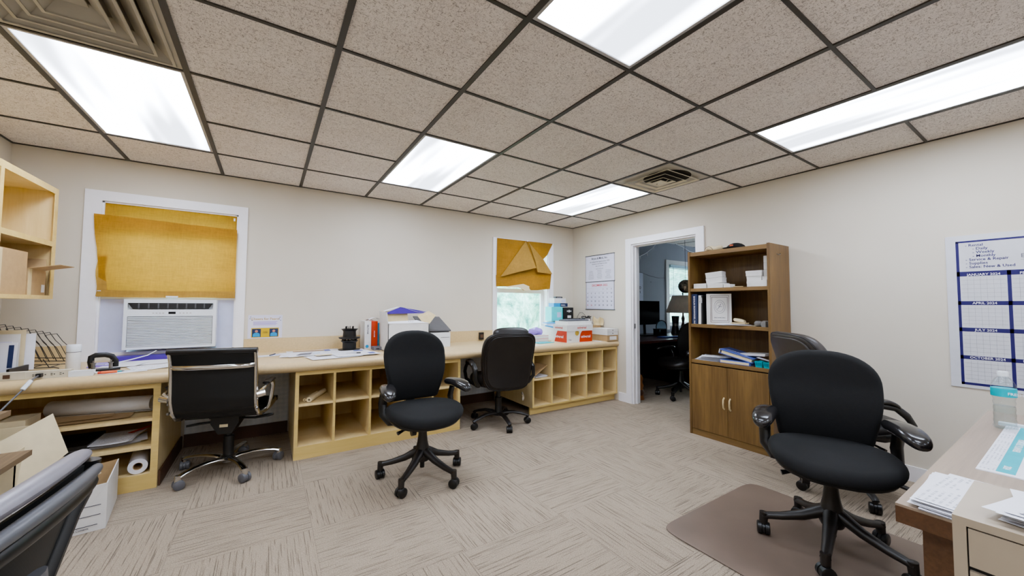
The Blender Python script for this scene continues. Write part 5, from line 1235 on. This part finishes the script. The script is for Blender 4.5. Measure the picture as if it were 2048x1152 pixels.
# ------------------------------------------------------------------ wall papers and calendars
t = thing('flyer', 'lilac-white flyer with two blue-shirted portraits taped above the backsplash', 'flyer', (.968, -.001, 1.0))
MB().box(-.135, -.0012, -.108, .135, 0, .108).build('sheet', 'paper2', t, smooth=False)
text('Cheers for Peers!', .031, 'gold', t, (0, -.0018, .062), ROT_BACK, align='CENTER')
mb = MB()
for k in range(4): mb.box(-.095, -.0018, .042-.009*k, .095-.01*(k % 2), -.0012, .046-.009*k)
mb.build('print_lines', 'lilac', t, smooth=False)
MB().box(-.108, -.0018, -.10, .108, -.0012, -.012).build('yellow_band', 'yellow', t, smooth=False)
for sx_ in (-.068, .068):
    p = MB().box(sx_-.034, -.0022, -.095, sx_+.034, -.0018, -.02).build('portrait', 'navy', t, smooth=False)
    MB().lathe([(0, 0), (.012, 0), (.012, .0006), (0, .0006)], seg=16, Mx=Matrix.Translation((sx_, -.0022, -.042)) @ RX).build('face', 'skin', p)
    MB().prism([(sx_-.028, -.092), (sx_+.028, -.092), (sx_+.026, -.066), (sx_+.012, -.056), (sx_-.012, -.056), (sx_-.026, -.066)], .0022, .0027, RX).build('shirt', 'skyblue', p, smooth=False)
text('A token\nof thanks', .011, 'ink', t, (0, -.0024, -.05), ROT_BACK, align='CENTER')
mb = MB()
for (a, b) in ((-.115, .09), (-.12, .075), (.115, .085), (.108, .07), (-.105, .06), (.12, .058)): mb.cbox((a, -.0018, b), (.006, .001, .006), (0, .6, 0))
mb.build('confetti', 'navy', t, smooth=False)
def rbox(mb, xw, ya, yb, za, zb, th=.001):   # patch on right wall; ya>yb
    mb.box(xw-th, yb, za, xw, ya, zb); return mb
t = thing('wall_calendar', 'tall two-part paper wall calendar with black binding rails left of the doorway', 'calendar', (XR-.002, -.545, 1.155))
mb = MB(); mb.box(-.003, -.262, .008, 0, .262, .385); mb.build('month_sheet', 'paper2', t, smooth=False)
MB().box(-.003, -.266, .392, 0, .266, .755).build('header_sheet', 'paper2', t, smooth=False)
for z in (.752, .383, 0): MB().box(-.006, -.272, z, 0, .272, z+.011).build('rail', 'grey_plastic', t, bevel=.001)
mb = MB(); mb.box(-.0036, -.262, .01, -.003, -.256, .385); mb.box(-.0036, .256, .01, -.003, .262, .385); mb.box(-.0036, -.27, .39, -.003, -.266, .75); mb.box(-.0036, .264, .39, -.003, .268, .75); mb.build('border', 'ink', t, smooth=False)
RR = ROT_RIGHT
text('DECEMBER 2022', .040, 'ink_red', t, (-.0038, 0, .325), RR, align='CENTER')
nums = MB()
for dnum in range(1, 32):
    idx = dnum-1+4; r_, c_ = divmod(idx, 7)
    text(str(dnum), .026, 'ink_red' if dnum in (25, 26) else 'ink', t, (-.0038, .228-.0735*c_, .275-.055*r_), RR, name='day_number', align='CENTER')
mb = MB()
for r_ in range(6): mb.box(-.0035, -.25, .302-.055*r_, -.003, .25, .3028-.055*r_)
mb.build('rule', 'ink_grey', t, smooth=False)
text('Bryce & Mott, Inc.', .040, 'ink', t, (-.0038, 0, .70), RR, align='CENTER')
text('An independent agency since 1929', .026, 'ink_grey', t, (-.0038, 0, .66), RR, align='CENTER')
text('Excavators and loaders for hire', .022, 'ink_grey', t, (-.0038, 0, .63), RR, align='CENTER')
text('Sales  Service  Parts', .018, 'ink_grey', t, (-.0038, 0, .60), RR, align='CENTER')
mb = MB(); rr2 = random.Random(2)
for cx in (-.16, 0, .16):
    for k in range(7):
        w_ = rr2.uniform(.03, .055); mb.box(-.0036, cx-w_, .43+.018*k, -.003, cx+w_, .434+.018*k)
for k in range(2): mb.box(-.0036, -.07, .572-.012*k, -.003, .07, .575-.012*k)
mb.build('small_print', 'ink_grey', t, smooth=False)
# large year planner
t = thing('year_planner', 'large laminated year planner with deep blue month frames on the right wall', 'calendar', (XR-.002, -3.70, .70)); Wp = 1.30; Hp = .99
MB().box(-.004, -Wp, 0, 0, 0, Hp).build('sheet', 'laminated', t, smooth=False)
mb = MB(); bl = lambda y0_, y1_, z0_, z1_: mb.box(-.0052, -y1_, z0_, -.004, -y0_, z1_)
rows = [(.555, .725), (.385, .535), (.205, .365), (.035, .185)]
bl(.045, Wp-.04, .02, .035); bl(.045, Wp-.04, .942, .953); bl(.045, .058, .02, .95); bl(Wp-.05, Wp-.04, .02, .95); bl(.045, Wp-.04, .722, .752)
for z0_, z1_ in ((.535, .56), (.363, .388), (.185, .208)): bl(.045, Wp-.04, z0_, z1_)
for k in range(1, 6): bl(.247+.203*(k-1), .262+.203*(k-1), .02, .75)
mb.build('blue_frame', 'calblue', t, smooth=False)
mb = MB()
for z0_, z1_ in ((.56, .722), (.388, .535), (.208, .363), (.035, .185)):
    for k in range(6):
        ya = .062+.203*k
        for c_ in range(1, 7): mb.box(-.0046, -(ya+.0265*c_+.0006), z0_+.008, -.004, -(ya+.0265*c_), z1_-.008)
        for r_ in range(1, 6): mb.box(-.0046, -(ya+.18), z0_+(z1_-z0_)*r_/6, -.004, -ya, z0_+(z1_-z0_)*r_/6+.0008)
mb.build('date_grid', 'ink_grey', t, smooth=False)
for r_, names in enumerate((('JANUARY 2024', 'FEBRUARY 2024'), ('APRIL 2024', 'MAY 2024'), ('JULY 2024', 'AUGUST 2024'), ('OCTOBER 2024', 'NOVEMBER 2024'))):
    for k, nm in enumerate(names):
        text(nm, .0205, 'ink_white', t, (-.0056, -(.155+.21*k), (.7245, .5405, .3685, .1905)[r_]), RR, align='CENTER')
for k, (s_, ind) in enumerate((('- Rental', 0), ('- Daily', .03), ('- Weekly', .03), ('- Monthly', .03), ('- Service & Repair', 0), ('- Supplies', 0), ('- Sales: New & Used', 0))):
    text(s_, .0235, 'calblue', t, (-.0046, -(.085+ind), .915-.0235*k), RR)
text('EQUIPMENT', .034, 'ink_grey', t, (-.0046, -.30, .825), RR); text('RENTALS', .05, 'ink', t, (-.0046, -.33, .875), RR)
mb = MB(); mb.box(-.0046, -.62, .812, -.004, -.30, .8135); [mb.box(-.0046, -.55, .79-.012*k, -.004, -.32, .7935-.012*k) for k in range(3)]; mb.build('small_print', 'ink_grey', t, smooth=False)

# ------------------------------------------------------------------ right desk
DZ = .74
t = thing('desk', 'dark-edged office desk with grey laminate top in the bottom right corner', 'desk', (2.29, -3.945, 0))
MB().box(0, -.76, DZ-.006, 1.52, 0, DZ).build('top_surface', 'desk_top', t, bevel=.001, smooth=False)
MB().box(0, -.76, DZ-.045, 1.52, 0, DZ-.006).build('top_edge', 'desk_side', t, smooth=False)
MB().box(.055, -.72, 0, .08, -.035, DZ-.045).build('side_panel', 'desk_side', t, smooth=False); MB().box(1.44, -.72, 0, 1.465, -.035, DZ-.045).build('side_panel', 'desk_side', t, smooth=False)
MB().box(.08, -.60, .25, 1.44, -.582, DZ-.045).build('modesty_panel', 'desk_side', t, smooth=False)
rp = random.Random(4)
for k in range(9):
    sheet(['bottom', 'second', 'third', 'fourth', 'fifth', 'sixth', 'seventh', 'eighth', 'topmost'][k]+' sheet of the fanned white papers on the near left corner of the desk', 2.428+rp.uniform(-.01, .01), -4.05+rp.uniform(-.012, .012), DZ+.0012+.0022*k, .27, .15, 2+rp.uniform(-7, 7)-k, 'print' if k == 8 else 'paper', .002, amp=.0006)
t = thing('desk_calendar', 'large desk pad sheet with a turquoise band on the grey desk top', 'desk pad', (3.12, -4.19, DZ))
MB().box(-.36, -.14, .0, .44, .17, .003).build('pad', 'paper', t, smooth=False)
MB().box(-.34, .10, .003, .42, .135, .0036).build('turquoise_band', 'teal', t, smooth=False)
MB().box(-.34, .137, .003, .42, .166, .0034).build('print_margin', 'print_dense', t, smooth=False)
text('MONTHLY PLANNER', .022, 'ink_white', t, (.05, .125, .0038), (0, 0, R_(180)), align='CENTER'); text('2024', .02, 'ink_white', t, (-.28, .125, .0038), (0, 0, R_(180)), align='CENTER'); text('MAY', .02, 'ink_white', t, (.38, .125, .0038), (0, 0, R_(180)), align='CENTER')
mb = MB(); [mb.box(-.34, .06-.06*k, .003, .42, .0615-.06*k, .0035) for k in range(4)]; [mb.box(-.33+.12*k, .062, .003, -.28+.12*k, .068, .0035) for k in range(6)]; mb.build('rules', 'cardboard', t, smooth=False)
t = thing('water_bottle', 'clear ribbed water bottle with a green-blue label standing on the grey desk', 'bottle', (3.45, -4.022, DZ)); pr = []
for q in range(40):
    z = .004+q*.0035; pr.append((.031+.0012*math.sin(q*.95)-.003*math.sin(q/40*math.pi), z))
pr = [(0, .004), (.026, .0)]+pr+[(.032, .145), (.0325, .148), (.0325, .170), (.030, .178), (.022, .195), (.013, .206), (.0125, .215)]
MB().lathe(pr, seg=32).build('body', 'clear', t)
MB().lathe([(.0332, .128), (.0336, .130), (.0336, .158), (.0332, .160)], seg=32).build('label_band', 'teal', t)
text('FRESH', .014, 'ink_white', t, (-.034, -.012, .138), (R_(90), 0, R_(-90))); 
MB().lathe([(.0145, .207), (.0145, .224), (.013, .226), (0, .226)], seg=24).build('cap', 'white_plastic', t)
MB().lathe([(0, .005), (.0285, .006), (.0285, .09), (0, .09)], seg=24).build('water', 'clear', t)
t = tag(MB().box(3.50, -4.30, DZ, 3.53, -4.0, DZ+.012).build('paper_strip', 'white_plastic', bevel=.002), 'white plastic strip lying behind the water bottle', 'strip')
t = thing('drawer_cabinet', 'putty-coloured metal drawer cabinet beside the desk in the bottom right corner', 'cabinet', (2.022, -4.47, 0)); Hc = .85; Dc = .24; Wc = .395
MB().box(.012, 0, .03, Dc, Wc, Hc).build('body', 'filemetal', t, bevel=.004, smooth=False)
mb = MB(); mb.box(0, 0, .03, .012, .016, Hc); mb.box(0, Wc-.016, .03, .012, Wc, Hc); mb.box(0, .016, Hc-.014, .012, Wc-.016, Hc); mb.build('face_frame', 'filemetal', t, bevel=.001, smooth=False)
for k in range(11):
    z1_ = Hc-.017-.072*k
    if z1_ < .1: break
    dr = MB().box(.001, .018, z1_-.064, .016, Wc-.018, z1_).build('drawer', 'filemetal', t, bevel=.002, smooth=False)
    MB().box(-.006, .16, z1_-.04, .001, .24, z1_-.03).build('pull', 'steel', dr, bevel=.001)
MB().box(.008, .016, .03, .0125, Wc-.016, Hc-.014).build('recess', 'black', t, smooth=False)
for k in range(10):
    sheet(['lowest', 'second lowest', 'third', 'fourth', 'fifth', 'sixth', 'seventh', 'eighth', 'second from top', 'topmost'][k]+' envelope of the loose white pile on the drawer cabinet', 2.135+rp.uniform(-.012, .012), -4.205+rp.uniform(-.02, .02), Hc+.001+.0024*k, .19, .13, rp.uniform(-16, 12), 'print' if k == 9 else 'paper', .002, 'envelope', cat='envelope', amp=.0006)

# ------------------------------------------------------------------ neighbouring office seen through the door
t = thing('desk', 'dark cherry office desk in the room beyond the doorway', 'desk', (5.9, -.52, 0))
MB().box(-.92, -.46, .71, 1.3, .48, .74).build('desk_top', 'cherry', t, bevel=.004); MB().box(.45, -.42, 0, .48, .46, .71).build('side_panel', 'cherry', t, smooth=False); MB().box(-.90, -.42, 0, -.87, .46, .71).build('side_panel', 'cherry', t, smooth=False); MB().box(-.87, .30, .1, 1.25, .32, .71).build('modesty_panel', 'cherry', t, smooth=False); MB().box(1.25, -.42, 0, 1.28, .46, .71).build('side_panel', 'cherry', t, smooth=False)
t = thing('monitor', 'black computer monitor on the dark desk in the next room', 'monitor', (6.08, -.32, .7405))
MB().box(-.32, 0, .17, .355, .03, .55).build('screen', 'screen', t, bevel=.004); MB().tube([(0, .02, .012), (0, .03, .2)], .022, 8).build('neck', 'black_plastic', t); MB().box(-.13, -.08, 0, .13, .1, .012).build('foot', 'black_plastic', t, bevel=.004)
t = thing('monitor_riser', 'small dark wire riser beside the monitor in the next room', 'riser', (6.22, -.48, .7405))
MB().box(-.10, -.06, .10, .10, .06, .11).build('shelf', 'black_plastic', t)
for a in (-.095, .085): MB().box(a, -.055, 0, a+.01, .055, .1).build('leg', 'black_plastic', t)
t = keyboard('blue keyboard at the front of the dark desk in the next room', 6.05, -.78, .7405, -14, 'navy', 'blue')
t = thing('round_mirror', 'round tabletop mirror in a black ring on the desk in the next room', 'mirror', (6.42, -.36, .7405), R_(-12))
MB().lathe([(0, 0), (.105, 0), (.105, .006), (0, .006)], seg=36, Mx=Matrix.Translation((0, 0, .125)) @ RX).build('glass', plain('mirror_glass', (200, 215, 225), .05, 1.0), t)
MB().tube([(.108*math.cos(2*math.pi*k/36), -.003, .125+.108*math.sin(2*math.pi*k/36)) for k in range(36)], .008, 8, closed=True).build('ring', 'black_plastic', t); MB().box(-.06, -.03, 0, .06, .03, .01).build('foot', 'black_plastic', t, bevel=.003)
t = thing('desk_speaker', 'slim dark tapered speaker beside the mirror in the next room', 'speaker', (6.72, -.42, .7405)); MB().lathe([(.07, 0), (.07, .03), (.05, .15), (.062, .30), (.058, .305)], seg=24).build('body', 'black_plastic', t); MB().lathe([(.0525, .12), (.0515, .15), (.0545, .18)], seg=24).build('band', 'steel', t)
t = thing('table_lamp', 'table lamp with a large taupe shade in front of the office window', 'lamp', (6.78, -.52, .7405))
MB().lathe([(.07, 0), (.07, .015), (.03, .03), (.02, .08), (.035, .14), (.018, .20), (.028, .27), (.012, .32), (.010, .42)], seg=20).build('base', 'cherry', t)
o = MB().lathe([(.27, .36), (.165, .645)], seg=40); o.f = [f_ for f_ in o.f if len(f_) == 4]; o = o.build('lamp_shade', 'shade_cloth', t); md = o.modifiers.new('t', 'SOLIDIFY'); md.thickness = .003
MB().lathe([(.008, .42), (.008, .66), (.013, .68), (.004, .71), (0, .715)], seg=12).build('finial', 'black_plastic', t)
t = thing('hanging_ball', 'mirrored ball hanging on a thin cord in the next room', 'mirror ball', (6.10, -1.0, 1.50)); b = MB(); b.lathe([(.10*math.sin(math.pi*k/10), -.10*math.cos(math.pi*k/10)) for k in range(11)], seg=20)
b.build('ball', plain('mirror_tiles', (150, 142, 132), .15, .9, var=.5, scale=30), t, smooth=False); MB().cyl((0, 0, .1), (0, 0, CEIL-1.5), .0025, seg=6).build('cord', 'black_plastic', t)
c = task_chair('dark swivel chair at the desk in the next room', 5.64, -1.20, 165, 50, zt=1.0, mats=('leather', 'black_plastic'))
t = thing('poster', 'white poster with a dark crest and lettering on the office wall', 'poster', (6.24, -.001, 1.30)); MB().box(-.2, -.001, 0, .19, 0, .48).build('sheet', 'panel_blue', t, smooth=False)
for s_, z, sz in (('RESERVED', .20, .066), ('KEEP WRITE', .13, .05), ('PARKING', .08, .04), ('STRENGTH', .03, .04)): text(s_, sz, 'ink', t, (-.01, -.0016, z), ROT_BACK, align='CENTER')
mb = MB(); mb.prism([(-.035, .36), (.035, .36), (.045, .43), (.02, .42), (.01, .46), (-.01, .46), (-.02, .42), (-.045, .43)], .001, .0016, RX); mb.prism([(-.012, .30), (.012, .30), (.012, .36), (-.012, .36)], .001, .0016, RX); mb.build('crest', 'ink', t, smooth=False)
t = thing('string_lights', 'white string of fairy lights draped on the office wall and ceiling', 'string lights', (0, 0, 0)); MB().tube([(6.20, -.02, 2.05), (6.33, -.02, 2.06), (6.50, -.02, 2.13), (6.68, -.02, 2.24), (6.82, -.02, 2.35), (6.92, -.06, 2.352), (7.25, -.10, 2.352), (7.5, -.06, 2.33), (7.8, -.02, 2.27), (8.1, -.02, 2.25)], .004, 6).build('cord', 'white_plastic', t)
for (x, z) in ((6.33, 2.03), (6.52, 2.10), (6.70, 2.22), (7.6, 2.28), (7.85, 2.22)): MB().tube([(x, -.025, z+.03), (x, -.03, z-.02)], [.009, .005], 8).build('bulb', 'white_plastic', t)
t = thing('string_lights', 'thin dark string sagging above the poster in the next room', 'string', (0, 0, 0)); MB().tube([(6.10, -.012, 1.80), (6.35, -.012, 1.79), (6.60, -.012, 1.74), (6.85, -.012, 1.71), (7.04, -.012, 1.72)], .004, 6).build('cord', 'ink_grey', t); MB().cbox((6.63, -.014, 1.63), (.03, .004, .012)).build('clip', 'ink_grey', t)
t = thing('blind', 'raised white slatted blind in the office window', 'blind', (7.605, -.005, 1.42)); mb = MB(); mb.box(-.43, -.03, .50, .43, .0, .55)
for k in range(20): mb.cbox((0, -.015, .02+k*.024), (.85, .024, .0015), (R_(25), 0, 0))
mb.build('slats', 'blinds', t, smooth=False); MB().cyl((-.36, -.04, -.35), (-.36, -.04, .5), .003, seg=6).build('wand', 'ink_grey', t)
t = thing('wood_carving', 'brown carved wooden figure on the floor just inside the doorway', 'carving', (5.08, -.98, 0)); MB().lathe([(.06, 0), (.05, .03), (.045, .06), (.055, .10), (.04, .14), (.05, .18), (.035, .22), (.045, .27), (.03, .31), (0, .34)], seg=14).build('figure', wood('carved_wood', (120, 70, 34), (160, 100, 50), 2, .5), t)
MB().lathe([(.0465, .055), (.058, .10), (.0465, .125)], seg=14).build('carved_band', 'brown_base', t)

# ------------------------------------------------------------------ outdoors
struct(MB().box(-30, .6, -3.2, 60, 60, -3.1).build('ground', 'grass', smooth=False))
rt = random.Random(9)
for k, (x, y, r, zt) in enumerate(((9, 13, 3.2, 3.5), (13, 15, 3.6, 4.5), (17, 14, 3.4, 3.6), (6, 16, 3.5, 4.2), (21, 17, 4.2, 4.6), (26, 13, 4.0, 4.0), (31, 17, 4.4, 5.0), (12, 22, 4.5, 6.0), (0, 18, 3.6, 4.0))):
    t = thing('leafy_tree', ['haze-pale leafy tree directly outside the small window', 'taller haze-pale tree behind and right of the tree outside the small window', 'rounded haze-pale tree further right outside', 'leafy tree outside left of the small window', 'broad tree seen toward the office window', 'haze-pale tree outside the office window', 'tall tree at the right outside the office window', 'tallest tree far behind the others outside', 'tree outside beyond the left window'][k], 'tree', (x, y, -3.1))
    bm = bmesh.new(); bmesh.ops.create_icosphere(bm, subdivisions=4, radius=1)
    for v_ in bm.verts:
        q = v_.co.copy(); nn = sum(math.sin(q.x*f_+k)*math.sin(q.y*f_*1.3+k*2)*math.sin(q.z*f_*.9+f_)/f_**.7 for f_ in (3, 6, 11, 19))
        v_.co = q*(1+.35*nn)
    me = bpy.data.meshes.new('crown'); bm.to_mesh(me); bm.free(); me.materials.append(M['foliage'])
    for p in me.polygons: p.use_smooth = False
    o = bpy.data.objects.new('crown', me); C.objects.link(o); o.parent = t; o.location = (0, 0, zt+3.1-r*.9); o.scale = (r*1.15, r, r*1.1)
    MB().tube([(0, 0, 0), (.1, 0, 1.5), (0, .1, zt+3.1-r)], [.28, .22, .15], 8).build('trunk', 'bark', t)

# ------------------------------------------------------------------ world, camera, colour management
w = bpy.data.worlds.new('sky'); bpy.context.scene.world = w; w.use_nodes = True
bg = w.node_tree.nodes['Background']; bg.inputs[0].default_value = (.72, .88, 1.0, 1); bg.inputs[1].default_value = SKY
cam = bpy.data.cameras.new('camera'); co = bpy.data.objects.new('camera', cam); C.objects.link(co)
F, YAW, PIT, ROL = 751.2, .5753, .0440, .0060
f = Vector((math.sin(YAW)*math.cos(PIT), math.cos(YAW)*math.cos(PIT), math.sin(PIT))); r = Vector((math.cos(YAW), -math.sin(YAW), 0)); u = r.cross(f)
r2 = r*math.cos(ROL)+u*math.sin(ROL); u2 = -r*math.sin(ROL)+u*math.cos(ROL)
co.matrix_world = Matrix(((r2.x, u2.x, -f.x, .9832), (r2.y, u2.y, -f.y, -4.2240), (r2.z, u2.z, -f.z, 1.22), (0, 0, 0, 1)))
cam.sensor_width = 36; cam.lens = F/2048*36; cam.clip_start = .02; cam.clip_end = 200
sc = bpy.context.scene; sc.camera = co
sc.view_settings.view_transform = 'AgX'; sc.view_settings.look = 'AgX - Medium High Contrast'; sc.view_settings.exposure = EXPO; sc.view_settings.gamma = GAM
sc.cycles.use_denoising = True; sc.cycles.max_bounces = 8; sc.cycles.diffuse_bounces = 5; sc.cycles.transparent_max_bounces = 12
sc.cycles.sample_clamp_indirect = 8
